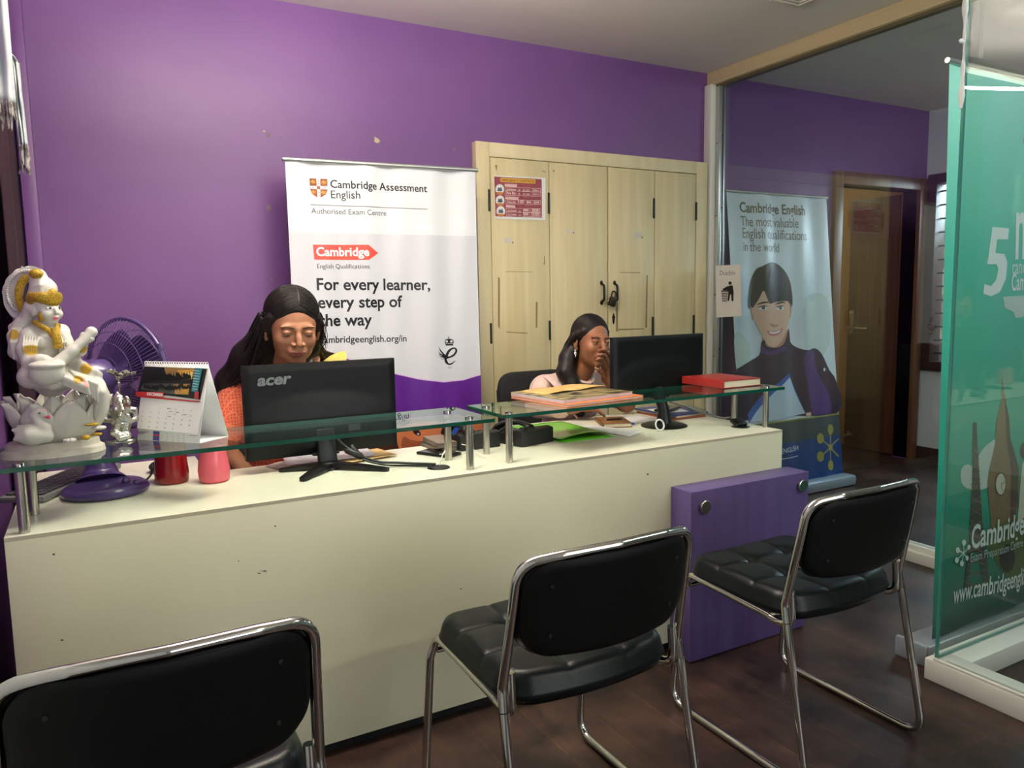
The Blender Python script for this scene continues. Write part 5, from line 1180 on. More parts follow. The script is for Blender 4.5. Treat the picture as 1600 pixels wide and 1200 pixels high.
for n, hh, r0, r1, ph, ww in ((9, .112, .052, .106, .12, .043), (9, .126, .046, .092, .47, .038)):
    for k in range(n):
        a = 2*PI*k/n+ph
        def pet(u, v, a=a, hh=hh, r0=r0, r1=r1, ww=ww):
            w_ = ww*(math.sin(PI*min(.985, .22+.77*u))**.75); x = (v-.5)*2*w_; r = r0+(r1-r0)*math.sin(u*PI*.62)**.9-.012*(2*v-1)**2+.004*math.exp(-((v-.5)/.06)**2)+(.012*(u-.82)/.18 if u > .82 else 0)
            return lc+Vector((1.12*(r*math.cos(a)-x*math.sin(a)), .92*(r*math.sin(a)+x*math.cos(a)), .008+hh*u))
        b = MB(); b.grid(14, 11, pet); b.build('petal', MARB0, core, solid=.004, ang=180, off=-1)
sw = Sculpt(.0018); sd = -.080
sw.ell(S1(140, 748, sd), (.036, .022, .024), k=.01); sw.cone(S1(110, 735, sd), S1(52, 725, sd), .018, .003, k=.014); sw.cone(S1(115, 745, sd-.014), S1(60, 765, sd-.008), .015, .003, k=.012); sw.cone(S1(120, 725, sd+.012), S1(75, 710, sd+.012), .014, .003, k=.012)
sw.chain([S1(195, 750, sd), S1(190, 715, sd), S1(160, 690, sd), S1(145, 665, sd), S1(160, 646, sd), S1(178, 650, sd)], [.016, .012, .0095, .0095, .0105, .0115], k=.008)
sw.cone(S1(180, 655, sd-.002), S1(202, 672, sd-.006), .008, .0042, k=.005)
sw.col('ell', S1(199, 674, sd-.008), .0065, (226, 66, 104), .001).col('ell', S1(164, 655, sd-.0115), (.0032, .003, .0022), (24, 22, 22), .0006).col('ell', S1(184, 640, sd-.008), .004, (232, 170, 176), .002)
skin_mesh('swan', [(sw, WHITE)], [MARB], t)
# the seated figure
f = Sculpt(.0015); K = .012
f.chain([S1(215, 520, -.01), S1(190, 440, 0), S1(195, 360, 0), S1(195, 320, .002)], [.042, .031, .032, .033], k=.012)
f.cone(S1(125, 322, -.01), S1(258, 312, .02), .019, .018, k=.014); f.cone(S1(197, 300, 0), S1(203, 262, -.004), .019, .017, k=.012)
f.ell(S1(222, 350, -.026), .0185, k=.007); f.ell(S1(170, 358, -.030), .0185, k=.007)
hc = S1(190, 212, -.008); HR = rotm(37, 2, 0); hp = lambda x, y, z: hc+HR @ Vector((x, y, z))
f.ell(hp(0, .004, .006), (.030, .033, .034), HR, k=.01); f.ell(hp(0, -.010, -.014), (.026, .026, .030), HR, k=.012); f.ell(hp(0, -.018, -.036), (.012, .012, .010), HR, k=.01)
f.cone(hp(0, -.036, -.002), hp(0, -.043, -.014), .0035, .0052, k=.006); f.ell(hp(0, -.034, -.0255), (.0085, .005, .0028), HR, k=.002); f.ell(hp(0, -.033, -.030), (.007, .005, .003), HR, k=.002)
for s in (-1, 1): f.ell(hp(s*.0125, -.0295, -.002), (.0075, .0055, .0048), HR, k=.003); f.ell(hp(s*.016, -.024, -.018), .010, k=.010); f.ell(hp(s*.030, .004, -.012), (.005, .009, .012), HR, k=.004)
# veil and hair behind the head
f.chain([hp(0, .012, .026), S1(180, 138, .0), S1(163, 104, 0)], [.032, .029, .021], k=.012)
for q_ in range(9): f.chain([S1(132+q_*8, 172-q_*3, -.030+abs(q_-5)*.003), S1(134+q_*7, 132-q_*2, -.030+abs(q_-5)*.003), S1(146+q_*4, 92, -.018)], [.0035, .004, .003], k=.0035)
f.chain([hp(-.024, .022, 0), S1(110, 270, .02), S1(60, 300, .025)], [.016, .016, .014], k=.012)
# back arm on the left and the drape along it
f.chain([S1(85, 285, .012), S1(66, 335, .005), S1(68, 400, .0), S1(92, 430, -.01)], [.016, .018, .017, .012], k=.008)
# arm that plucks the lute
f.chain([S1(120, 335, -.02), S1(108, 395, -.035), S1(125, 442, -.05)], [.020, .020, .016], k=.008); f.chain([S1(125, 442, -.05), S1(165, 435, -.07), S1(190, 432, -.074)], [.019, .014, .012], k=.01)
for i, (x, y) in enumerate(((188, 450), (199, 449), (210, 446), (221, 441))): f.chain([S1(182+i*7, 428, -.078), S1(x+5, 436, -.086), S1(x+2, y+2, -.086)], [.0055, .005, .0038], k=.0035)
f.chain([S1(180, 436, -.078), S1(186, 452, -.084)], [.0055, .004], k=.004)
# arm that holds the lute neck
f.chain([S1(262, 330, .01), S1(300, 410, -.01), S1(335, 395, -.035), S1(352, 352, -.045)], [.018, .017, .013, .011], k=.008)
f.ell(S1(358, 338, -.05), (.015, .012, .014), k=.008)
for i in range(4): f.chain([S1(345+i*9, 326+i*2, -.052), S1(352+i*9, 336+i*3, -.068), S1(345+i*9, 348+i*3, -.066)], [.0055, .0055, .0042], k=.003)
f.chain([S1(362, 352, -.052), S1(382, 345, -.062), S1(384, 326, -.060)], [.0065, .006, .0045], k=.004)
# lower arm resting on the knee
f.chain([S1(255, 340, .02), S1(300, 430, .0), S1(345, 462, -.03), S1(385, 482, -.045)], [.016, .014, .0125, .011], k=.008)
for i in range(4): f.chain([S1(382, 476+i*4, -.048), S1(405, 482+i*4, -.055), S1(420, 490+i*4, -.054)], [.0055, .005, .0038], k=.003)
# crossed legs under a pleated skirt
f.chain([S1(165, 505, -.01), S1(125, 505, -.045), S1(215, 520, -.070), S1(300, 522, -.07)], [.027, .026, .022, .015], k=.012)
f.chain([S1(230, 500, .0), S1(370, 515, -.03), S1(400, 545, -.05), S1(345, 530, -.065)], [.030, .025, .021, .015], k=.012)
f.chain([S1(385, 520, -.02), S1(420, 580, -.03), S1(415, 660, -.03)], [.022, .018, .010], k=.014)
f.chain([S1(330, 525, -.078), S1(348, 530, -.085)], [.012, .010], k=.006)
for i in range(5): f.ell(S1(344+i*4, 512+i*7, -.092), .0048-.0004*i, k=.003)
for i in range(9): f.chain([S1(270+i*9, 478+i*5, -.055), S1(262+i*12, 505+i*5, -.092), S1(268+i*13, 535+i*5, -.088)], [.005, .006, .004], k=.006)
for i in range(7): f.chain([S1(395+i*5, 510+i*10, -.05-.004*i), S1(425-i*1, 560+i*12, -.06), S1(428-i*4, 625+i*9, -.055)], [.010, .012, .006], k=.006)
for s in (-1, 1):
    f.col('ell', hp(s*.0125, -.036, -.0015), (.0085, .008, .0036), (236, 236, 232), .0006, HR); f.col('ell', hp(s*.0125+.001, -.036, -.0015), (.0038, .008, .0036), (16, 14, 16), .0006, HR)
    f.col('cap', hp(s*.005, -.036, .0024), .0014, (20, 18, 22), .0006, b=hp(s*.020, -.030, .0024)); f.col('cap', hp(s*.004, -.036, .0085), .0013, (22, 20, 24), .0006, b=hp(s*.021, -.028, .0085))
f.col('ell', hp(0, -.038, -.0278), (.0082, .008, .0042), (222, 112, 136), .0008, HR)
for i in range(4): f.col('ell', S1(188+i*11, 450-i*3, -.087), .0055, (222, 140, 132), .0015)
for i in range(5): f.col('ell', S1(350+i*3, 512+i*7, -.097), .005, (224, 156, 150), .0015)
for i in range(9): f.cone(S1(135+i*14, 345+i*4, -.05), S1(150+i*12, 420-i*3, -.05), .0015, .001, k=.004, mode='s')
for i in range(6): f.cone(S1(48+i*9, 300, -.016), S1(52+i*9, 425, -.016), .0014, .0014, k=.004, mode='s')
f.col('ell', S1(57, 327, -.02), (.012, .02, .013), GOLD, .002); f.col('ell', S1(130, 392, -.055), (.018, .028, .014), GOLD, .002); f.col('ell', S1(340, 386, -.045), (.013, .03, .011), GOLD, .002); f.col('ell', S1(360, 470, -.04), (.014, .03, .015), GOLD, .002); f.col('ell', S1(325, 516, -.088), (.012, .02, .011), GOLD, .002)
for q_ in range(7): f.chain([S1(120+q_*13, 470+q_*3, -.055-.004*q_), S1(118+q_*17, 500+q_*2, -.078-.003*q_), S1(135+q_*19, 522+q_*2, -.092)], [.0028, .0038, .0025], k=.002)
for q_ in range(8): f.chain([S1(290+q_*12, 475+q_*4, -.062), S1(318+q_*12, 500+q_*5, -.084), S1(330+q_*11, 540+q_*10, -.078)], [.0028, .004, .0025], k=.002)
for q_ in range(6): f.chain([S1(392+q_*8, 520+q_*6, -.062+.004*q_), S1(408+q_*6, 590+q_*4, -.062+.006*q_), S1(398+q_*6, 665, -.058+.006*q_)], [.0035, .0045, .003], k=.002)
for q_ in range(6): f.chain([S1(100+q_*12, 330+q_*2, -.045), S1(96+q_*11, 375, -.056), S1(104+q_*9, 428, -.058)], [.002, .0032, .002], k=.002)
for q_ in range(5): f.chain([S1(52+q_*9, 300, -.016), S1(46+q_*10, 360, -.022), S1(58+q_*9, 430, -.020)], [.002, .0035, .002], k=.002)
for q_ in range(5): f.chain([S1(232+q_*9, 312+q_*5, -.034+.006*q_), S1(246+q_*9, 360, -.036+.006*q_), S1(250+q_*10, 410, -.03+.006*q_)], [.002, .003, .002], k=.002)
skin_mesh('figure', [(f, WHITE)], [MARB], t)
ln = Sculpt(.0022); ln.chain([S1(215, 470, -.088), S1(300, 395, -.075), S1(385, 318, -.06)], [.018, .013, .012], k=.01); ln.ell(S1(195, 488, -.095), (.040, .034, .030), k=.01); ln.ell(S1(195, 455, -.105), (.040, .036, .012), k=.003); ln.ell(S1(380, 316, -.058), .0135, k=.005)
skin_mesh('lute', [(ln, WHITE)], [MARB], t)
# scalloped arch behind the head
pts = [(150, 300), (95, 275), (60, 262), (35, 235), (18, 205), (12, 170), (8, 140), (20, 115), (28, 92), (48, 75), (70, 55), (95, 50), (118, 42), (142, 44), (165, 52), (188, 66), (202, 92), (196, 104), (172, 92), (150, 92), (125, 102), (106, 122), (96, 150), (94, 185), (102, 215), (118, 240), (150, 262)]
w2 = [S1(x, y, .035) for x, y in pts]; b = MB(); b.prism([(p.x, p.z) for p in smooth_closed(w2, 3)], 2.302, 2.328, lambda u, v, w: Vector((u, w-.25*(u+.12), v)), bev=.005)
for i in range(26):
    a = math.radians(80+i*6.2); p = S1(112+88*math.cos(a)*1.0, 152-92*math.sin(a), 0); b.ball((p.x, 2.300-.25*(p.x+.12), p.z), .0042, 8)
b.build('arch', mat('white_stone_arch', (198, 198, 188), .45, bump=.3, bscale=110), t, ang=60)
def gold_strip(name, pts, r, flat=.4):
    b = MB(); b.tube(smooth_open([S1(*p) for p in pts], 6), r, 10, flat=flat, up=(0, 1, 0)); b.build(name, GLIT, t)
gold_strip('gold_arch_band', ((108, 238, .006), (84, 200, .006), (78, 150, .006), (92, 108, .004), (118, 86, .003)), .0095)
g = Sculpt(.0018)
for i in range(15):
    a = -1.75+i*3.5/14; g.ell(hp(.0335*math.sin(a), -.0345*math.cos(a)+.003, .0185+.007*abs(math.sin(a))), (.0075, .0065, .0115+.0065*math.cos(a)**2), HR @ Matrix.Rotation(a, 3, 'Z'), k=.006)
g.ell(hp(0, -.030, .034), (.011, .009, .013), HR, k=.008); g.ell(hp(-.030, .012, .018), (.008, .014, .016), HR, k=.008)
skin_mesh('gold_crown', [(g, GOLD)], [GLIT], t)
b = MB(); b.ball(S1(150, 74, -.02), (.016, .012, .013), 14); b.build('gold_crest', GLIT, t)
g = Sculpt(.0018); g.ell(S1(172, 252, -.036), (.008, .007, .014), k=.004); skin_mesh('gold_earring', [(g, GOLD)], [GLIT], t)
b = MB(); b.tube(smooth_open([S1(*p) for p in ((140, 272, -.028), (170, 292, -.040), (205, 312, -.046), (228, 336, -.05), (240, 300, -.034), (242, 282, -.03))], 6), .007, 10, flat=.5, up=(0, 1, 0)); b.tube(smooth_open([S1(*p) for p in ((228, 300, -.046), (236, 340, -.055), (243, 385, -.056))], 6), .011, 10, flat=.4, up=(0, 1, 0)); b.build('gold_necklace', GLIT, t)
b = MB()
for x, y, d_, rx, rz in ((382, 702, -.075, .017, .004), (358, 756, -.082, .011, .007), (404, 742, -.075, .013, .005)): b.ball(S1(x, y, d_), (rx, .010, rz), 14)
b.build('gold_leaves', GLIT, t)
b = MB()
for k in range(6): a = PI*k/3; p = S1(290, 768, -.085); b.ball(p+Vector((.009*math.cos(a), .009*math.sin(a), 0)), (.007, .007, .005), 10)
b.build('small_flower', mat('white_stone_flower', (196, 192, 186), .45), t)
b = MB(); b.ball(S1(412, 716, -.07), (.018, .012, .006), 14); b.build('stone_leaf', MARB0, t)

# ------------------------------------------------------------------ small silver idol between the statue and the calendar
SILV = mat('silver_foil_metal', (200, 198, 190), .2, metal=1.0, bump=.6, bscale=130)
S2 = lambda x, y, d=0.0: at(x/2.667, 400+y/2.667, Y=2.36+d)
t = thing('idol', 'small shiny silver idol under a silver leaf canopy beside the white statue', 'figurine', (.06, 2.375, GZ1))
b = MB(); b.lathe([(0, .0005), (.038, .0005), (.04, .003), (.036, .007), (0, .008)], (.052, 2.38, GZ1), 32, sx=1.05, sy=.62); b.build('base', SILV, t)
s = Sculpt(.0017)
s.chain([S2(505, 745), S2(505, 690), S2(500, 640)], [.022, .026, .024], k=.01); s.ell(S2(497, 600), (.018, .016, .017), k=.006); s.chain([S2(498, 608, -.014), S2(510, 640, -.024), S2(500, 665, -.026), S2(515, 680, -.026)], [.0085, .007, .006, .005], k=.004)
s.ell(S2(470, 605, .004), (.012, .006, .016), k=.004); s.ell(S2(526, 605, .004), (.012, .006, .016), k=.004); s.chain([S2(490, 585), S2(488, 568)], [.013, .004], k=.006)
s.chain([S2(480, 640), S2(440, 655), S2(432, 685), S2(470, 690, -.014)], [.010, .008, .007, .007], k=.006); s.chain([S2(520, 635), S2(560, 640), S2(568, 680), S2(530, 692, -.014)], [.010, .007, .006, .007], k=.006)
s.chain([S2(478, 735, -.012), S2(500, 755, -.02), S2(530, 748, -.016)], [.014, .010, .012], k=.006); s.ell(S2(462, 610, .01), (.008, .004, .024), k=.003)
for i in range(14): s.ell(S2(480+(i*37) % 60, 640+(i*53) % 100, -.020), .0045, k=.004)
skin_mesh('figure', [(s, (200, 198, 190))], [SILV], t)
b = MB(); b.tube(smooth_open([S2(*p) for p in ((500, 600, .018), (497, 560, .012), (494, 535, 0), (495, 510, 0))], 5), .0028, 8); b.ball(S2(495, 528), .005, 10); b.build('stem', SILV, t)
for (x0, y0), (x1, y1), d_ in (((495, 518), (440, 484), -.012), ((495, 520), (545, 486), -.008), ((495, 522), (510, 500), -.03), ((495, 520), (572, 492), .02)):
    A_, B2_ = S2(x0, y0), S2(x1, y1, d_); sd_ = (B2_-A_).cross(Vector((0, .4, 1))).normalized(); b = MB()
    b.grid(10, 9, lambda u, v: A_.lerp(B2_, u)+sd_*(v-.5)*(.030 if y1 != 492 else .006)*math.sin(PI*min(1, .08+u*.92))**.6*(1+.18*math.sin(u*26))+Vector((0, 0, .006*abs(v-.5)*2+.006*math.sin(u*PI)))); b.build('leaf', SILV, t, solid=.0008)
# ------------------------------------------------------------------ people
SKINM = vcol('skin', .42, .35, sss=.06, bump=.08, bscale=420); HAIRM = mat('black_hair', (11, 9, 9), .45, spec=.3, var=(34, 26, 22), scale=(120, 120, 16), amt=.2, bump=.3, bscale=220)
def head(sc, H, R, S, wide=1.0, skin=(158, 104, 72), lids=.0, gaze=(0, 0), brow=(34, 24, 20), lip=(132, 70, 60)):
    h = lambda x, y, z: H+R @ (Vector((x*wide, y, z))*S)
    r = lambda *a: tuple(v*S*(wide if i == 0 else 1) for i, v in enumerate(a)) if len(a) == 3 else a[0]*S
    sc.ell(h(0, .014, .036), r(.072, .092, .076), R, k=.01)
    sc.ell(h(0, -.028, -.028), r(.061, .060, .080), R, k=.03); sc.ell(h(0, -.034, -.074), r(.043, .047, .036), R, k=.03); sc.ell(h(0, -.074, -.099), r(.016, .014, .013), R, k=.022)
    for s in (-1, 1):
        sc.ell(h(s*.034, -.060, -.030), r(.025), k=.022*S); sc.ell(h(s*.027, -.079, .023), r(.024, .0065, .006), R, k=.018*S)
    for s in (-1, 1): sc.ell(h(s*.031, -.105, .003), r(.017, .017, .010), R, k=.012*S, mode='s')
    for s in (-1, 1):
        sc.ell(h(s*.031, -.0765, .002), r(.0128), k=.003*S)
        sc.ell(h(s*.031, -.0775, .0075-.004*lids), r(.0150, .0135, .0066+.0042*lids), R, k=.003*S)        # upper lid
        sc.ell(h(s*.031, -.0770, -.0065), r(.0140, .0125, .0042), R, k=.003*S)
        sc.ell(h(s*.0765, .012, -.012), r(.008, .019, .030), R @ rotm(s*14, -8, 0), k=.006*S); sc.ell(h(s*.082, .008, -.008), r(.005, .010, .016), R, k=.004*S, mode='s'); sc.ell(h(s*.0745, .004, -.040), r(.006, .008, .008), R, k=.006*S)
    sc.chain([h(0, -.088, .014), h(0, -.101, -.010), h(0, -.112, -.029)], [.0070*S, .0080*S, .0106*S], k=.012*S)
    for s in (-1, 1): sc.ell(h(s*.0135, -.099, -.034), r(.0080, .0100, .0072), R, k=.006*S); sc.ell(h(s*.0065, -.109, -.0405), r(.0032, .004, .0028), R, k=.002*S, mode='s')
    sc.ell(h(0, -.090, -.062), r(.026, .016, .016), R, k=.016*S)
    sc.ell(h(-.008, -.1015, -.0605), r(.013, .0075, .0052), R, k=.004*S); sc.ell(h(.008, -.1015, -.0605), r(.013, .0075, .0052), R, k=.004*S); sc.ell(h(0, -.0990, -.0715), r(.0165, .0085, .0065), R, k=.004*S)
    sc.cone(h(-.021, -.1025, -.0658), h(.021, -.1025, -.0658), .0016*S, .0016*S, k=.003*S, mode='s')
    dark = tuple(int(c*.80) for c in skin)
    for s in (-1, 1):
        zt = .0055-.0085*lids
        sc.col('ell', h(s*.031, -.089, zt-.0035), r(.0100, .008, .0040*(1-.95*lids)), (176, 162, 150), .0007, R)
        sc.col('ell', h(s*.031+gaze[0], -.090, zt-.0030+gaze[1]), r(.0053, .008, .0046*(1-.6*lids)), (26, 16, 13), .0007, R)
        sc.col('ell', h(s*.0315, -.088, zt-.0008-.0042*lids), r(.0125, .013, .0013), (22, 14, 12), .0009, R @ rotm(0, 0, s*5))
        sc.col('ell', h(s*.031, -.088, zt+.0050), r(.0135, .013, .0006), tuple(int(q*.55) for q in skin), .0012, R)
        sc.col('ell', h(s*.0215, -.088, .0215), r(.0105, .016, .0024), brow, .0013, R @ rotm(0, 0, -s*12)); sc.col('ell', h(s*.0385, -.084, .0230), r(.0115, .016, .0019), brow, .0013, R @ rotm(0, 0, s*9))
        sc.col('ell', h(s*.0065, -.1095, -.0405), r(.003, .004, .0022), (44, 24, 20), .0008, R)
    sc.col('ell', h(-.008, -.107, -.0605), r(.0145, .010, .0048), lip, .0012, R); sc.col('ell', h(.008, -.107, -.0605), r(.0145, .010, .0048), lip, .0012, R); sc.col('ell', h(0, -.105, -.0715), r(.0165, .010, .0062), lip, .0014, R); sc.col('cap', h(-.021, -.104, -.0658), .0012*S, tuple(int(c*.5) for c in lip), .0008, b=h(.021, -.104, -.0658))
    return h
def hand(sc, wrist, fwd, up, side, size=1.0, curl=.35):               # palm, four unequal fingers and a thumb; side = +1 when the thumb points to fwd x up
    w_, f_, u_ = Vector(wrist), Vector(fwd).normalized(), Vector(up).normalized(); s_ = f_.cross(u_).normalized()*side; z = size
    p = lambda a, b, c: w_+(f_*a+s_*b+u_*c)*z
    for b in (-.026, -.009, .009, .026): sc.cone(p(.012, b*.8, 0), p(.078, b, 0), .013*z, .0105*z, k=.008)
    for b, L, r in ((.030, .066, .0085), (.010, .075, .0088), (-.010, .070, .0085), (-.029, .055, .0075)):
        a0 = p(.080, b, .001); c1 = curl; a1 = p(.080+L*.45*math.cos(c1*.6), b*1.05, -L*.45*math.sin(c1*.6)); a2 = a1+(f_*math.cos(c1*1.4)-u_*math.sin(c1*1.4))*L*.32*z; a3 = a2+(f_*math.cos(c1*2)-u_*math.sin(c1*2))*L*.24*z
        sc.chain([a0, a1, a2, a3], [r*1.1*z, r*z, r*.92*z, r*.78*z], k=.003)
    sc.chain([p(.018, .028, -.004), p(.045, .050, -.012), p(.070, .058, -.018), p(.090, .056, -.022)], [.014*z, .0115*z, .0095*z, .0075*z], k=.006)
def strands(b, roots, n, spread, r0, seed, wave=.006, tip=.3):
    rnd = random.Random(seed)
    for _ in range(n):
        off = Vector((rnd.uniform(-1, 1), rnd.uniform(-1, 1), rnd.uniform(-1, 1))); ph = rnd.uniform(0, 6); L = rnd.uniform(.8, 1.0)
        P = smooth_open(roots, 7); P = P[:max(4, int(len(P)*L))]; N = len(P); pts = []
        for i, q in enumerate(P):
            s = i/(N-1); e = spread*(.55+.45*math.sin(s*PI))*(1-.25*s); pts.append(Vector(q)+off*e+Vector((math.sin(ph+s*9), math.cos(ph*1.7+s*8), 0))*wave*s)
        b.tube(pts, 1, 6, radii=[r0*(1-(1-tip)*(i/(N-1))**1.5) for i in range(N)], caps=True)

def combed(b, h, c, r, part, seed, n=130, rad=.0016):                   # fine strands lying on the skull from the parting back behind the ears
    rnd = random.Random(seed); c = Vector(c)
    def on(q):
        d = Vector(q)-c; k = math.sqrt((d.x/r[0])**2+(d.y/r[1])**2+(d.z/r[2])**2); return c+d/k*rnd_k
    for s in (-1, 1):
        for i in range(n):
            t = (i+rnd.random())/n; rnd_k = 1.0+rnd.uniform(-.004, .016); j = rnd.uniform(-.006, .006)
            q = [(part+s*.002, -.100+.14*t, .115), (part*.5+s*.038, -.094+.13*t+j, .092), (s*.070, -.060+.115*t+j, .056), (s*.086, .0+.08*t, .018-.02*t+j), (s*.078, .045+.045*t, -.03-.02*t)]
            b.tube([h(*on(p)) for p in smooth_open(q, 4)], rad, 5, radii=[rad*(.4+.6*min(1, k/5)) for k in range(17)], caps=False)

# woman in orange at the left monitor
SK1 = (160, 110, 82)
H1, R1_, Z1 = Vector((.602, 2.625, 1.262)), rotm(-1, 13, 2), .97
hd = Sculpt(.0018); h1 = head(hd, H1, R1_, Z1, 1.16, SK1, lids=.8, gaze=(.001, -.0018))
hd.chain([h1(0, .02, -.06), h1(0, .03, -.13), Vector((.605, 2.735, 1.09))], [.052, .050, .056], k=.02)
bd = Sculpt(.004)
bd.chain([(.605, 2.70, 1.11), (.605, 2.77, 1.04), (.60, 2.85, .92), (.60, 2.93, .68), (.60, 2.97, .53)], [.052, .075, .11, .11, .13], k=.03)
bd.cone((.47, 2.79, 1.04), (.76, 2.79, 1.068), .045, .045, k=.04)
for s, sh, el, wr in ((-1, (.435, 2.79, 1.03), (.372, 2.745, .855), (.50, 2.665, .67)), (1, (.775, 2.79, 1.045), (.84, 2.755, .87), (.71, 2.67, .67))):
    bd.chain([sh, el], [.046, .038], k=.02); bd.chain([el, wr], [.037, .024], k=.012)
    wr = Vector(wr); hand(bd, wr+Vector((0, 0, -.004)), (-s*.7, -.1, -.25), (0, 0, 1), -s if True else s, .92, .5)
for x in (.53, .67): bd.chain([(x, 2.93, .535), (x, 2.56, .53), (x, 2.58, .10)], [.075, .062, .045], k=.03); bd.chain([(x, 2.60, .07), (x, 2.48, .035)], [.036, .026], k=.02)
p1 = skin_mesh('person', [(hd, SK1), (bd, SK1)], [SKINM], None, loc=(.60, 2.80, 0))
tag(p1, 'woman in an orange patterned kurta looking down behind the left monitor', 'person')
def cloth_pattern(name, col, col2, scale=90):
    m = mat(name, col, .8, sheen=.2, bump=.15, bscale=300); nt = m.node_tree; L = nt.links.new
    tc = nt.nodes.new('ShaderNodeTexCoord'); v = nt.nodes.new('ShaderNodeTexVoronoi'); v.inputs['Scale'].default_value = scale; v.inputs['Randomness'].default_value = .25; v.feature = 'DISTANCE_TO_EDGE'
    r = nt.nodes.new('ShaderNodeValToRGB'); r.color_ramp.elements[0].position = .05; r.color_ramp.elements[1].position = .14; r.color_ramp.elements[0].color = rgb(*col2); r.color_ramp.elements[1].color = rgb(*col)
    L(tc.outputs['Object'], v.inputs['Vector']); L(v.outputs[0], r.inputs[0]); L(r.outputs[0], nt.nodes['Principled BSDF'].inputs['Base Color']); return m
ku = Sculpt(.004)
ku.chain([(.605, 2.79, 1.035), (.60, 2.865, .92), (.60, 2.93, .70), (.60, 2.96, .54)], [.085, .128, .128, .15], k=.03); ku.cone((.46, 2.795, 1.045), (.785, 2.795, 1.08), .053, .053, k=.045); ku.ell((.61, 2.78, 1.06), (.12, .062, .05), k=.03)
ku.ell((.60, 2.79, .95), (.13, .075, .085), k=.04)
for sh, el in (((.43, 2.792, 1.03), (.380, 2.745, .885)), ((.78, 2.792, 1.045), (.832, 2.758, .895))): ku.chain([sh, el], [.057, .051], k=.025)
for x in (.53, .67): ku.chain([(x, 2.93, .54), (x, 2.57, .535), (x, 2.575, .30)], [.088, .074, .085], k=.04)
ku.ell((.605, 2.70, 1.115), (.062, .075, .060), k=.012, mode='s')
for i in range(7): ku.cone((.40+.012*i, 2.70+.004*i, .93+.012*i), (.44+.012*i, 2.71, .985+.010*i), .004, .002, k=.010, mode='s')
skin_mesh('kurta', [(ku, (220, 92, 66))], [cloth_pattern('orange_block_print_cotton', (218, 84, 58), (240, 140, 102))], p1)
def ribbon(name, pts, w, th, m, par, up=(0, 0, 1)):
    b = MB(); b.tube(smooth_open(pts, 8), w, 12, flat=th/w, up=up); return b.build(name, m, par, ang=60)
ribbon('dupatta', [(.745, 2.93, .90), (.765, 2.89, 1.03), (.778, 2.82, 1.135), (.770, 2.745, 1.12), (.70, 2.708, 1.0), (.69, 2.70, .86)], .05, .006, mat('yellow_dupatta_cloth', (196, 178, 92), .9, var=(184, 164, 80), scale=(60, 60, 60)), p1)
ribbon('dupatta_border', [(.70, 2.90, 1.03), (.708, 2.82, 1.135), (.706, 2.74, 1.135), (.645, 2.706, 1.0)], .014, .006, cloth_pattern('red_embroidered_border', (190, 76, 54), (226, 196, 150), 260), p1)
WLAN = mat('white_lanyard', (216, 210, 210), .6)
ribbon('lanyard', [(.595, 2.83, 1.12), (.545, 2.76, 1.14), (.540, 2.705, 1.125), (.570, 2.685, .98), (.60, 2.69, .90)], .008, .003, WLAN, p1); ribbon('lanyard', [(.615, 2.83, 1.12), (.668, 2.76, 1.15), (.676, 2.705, 1.14), (.645, 2.685, 1.0), (.605, 2.69, .90)], .008, .003, WLAN, p1)
hr = Sculpt(.0024); S = Z1
hr.ell(h1(0, .024, .050), (.081*S*1.15, .098*S, .096*S), R1_, k=.01); hr.ell(h1(0, .055, -.02), (.078*S*1.15, .065*S, .085*S), R1_, k=.03)
hr.ell(h1(0, -.098, -.040), (.070*S*1.16, .062*S, .120*S), R1_, k=.016, mode='s'); hr.ell(h1(0, -.125, -.02), (.10*S, .075*S, .115*S), R1_, k=.01, mode='s'); hr.ell(h1(-.085, .0, -.025), (.022, .026, .022), R1_, k=.01, mode='s')
hr.chain([h1(-.07, .05, -.03), (.465, 2.74, 1.165), (.415, 2.80, 1.075), (.385, 2.86, .97)], [.045, .046, .044, .02], k=.03); hr.chain([h1(.066, .05, -.03), (.69, 2.765, 1.19), (.72, 2.83, 1.13), (.78, 2.88, 1.06)], [.042, .038, .028, .012], k=.03)
for s in (-1, 1): hr.chain([h1(s*.072, -.024, .040), h1(s*.079, .002, .012), h1(s*.080, .035, -.03), h1(s*.074, .05, -.09)], [.009, .014, .020, .026], k=.022)
hr.ell(h1(0, .068, -.10), (.088, .045, .10), R1_, k=.03)
hair = skin_mesh('hair', [(hr, (17, 13, 12))], [HAIRM], p1)
b = MB()
combed(b, lambda x, y, z: H1+R1_ @ (Vector((x*1.15, y, z))*Z1), (0, .024, .050), (.081, .098, .096), .006, 31)
strands(b, [h1(-.074, .02, .03), h1(-.088, .03, -.04), (.480, 2.705, 1.165), (.430, 2.765, 1.09), (.395, 2.81, 1.03), (.372, 2.85, .95)], 70, .036, .0040, 11, .007)
strands(b, [h1(.074, .02, .03), h1(.086, .04, -.04), (.702, 2.735, 1.19), (.735, 2.79, 1.155), (.79, 2.84, 1.14), (.835, 2.87, 1.10)], 60, .024, .0038, 12, .007)
strands(b, [h1(.078, .0, .05), h1(.094, .005, -.01), h1(.098, .01, -.07), (.715, 2.70, 1.15)], 14, .014, .0015, 13, .008)
strands(b, [h1(-.078, .0, .05), h1(-.092, .02, -.01), h1(-.108, .02, -.07), (.455, 2.72, 1.13)], 14, .014, .0015, 14, .008)
b.build('loose_strands', HAIRM, hair, ang=180)

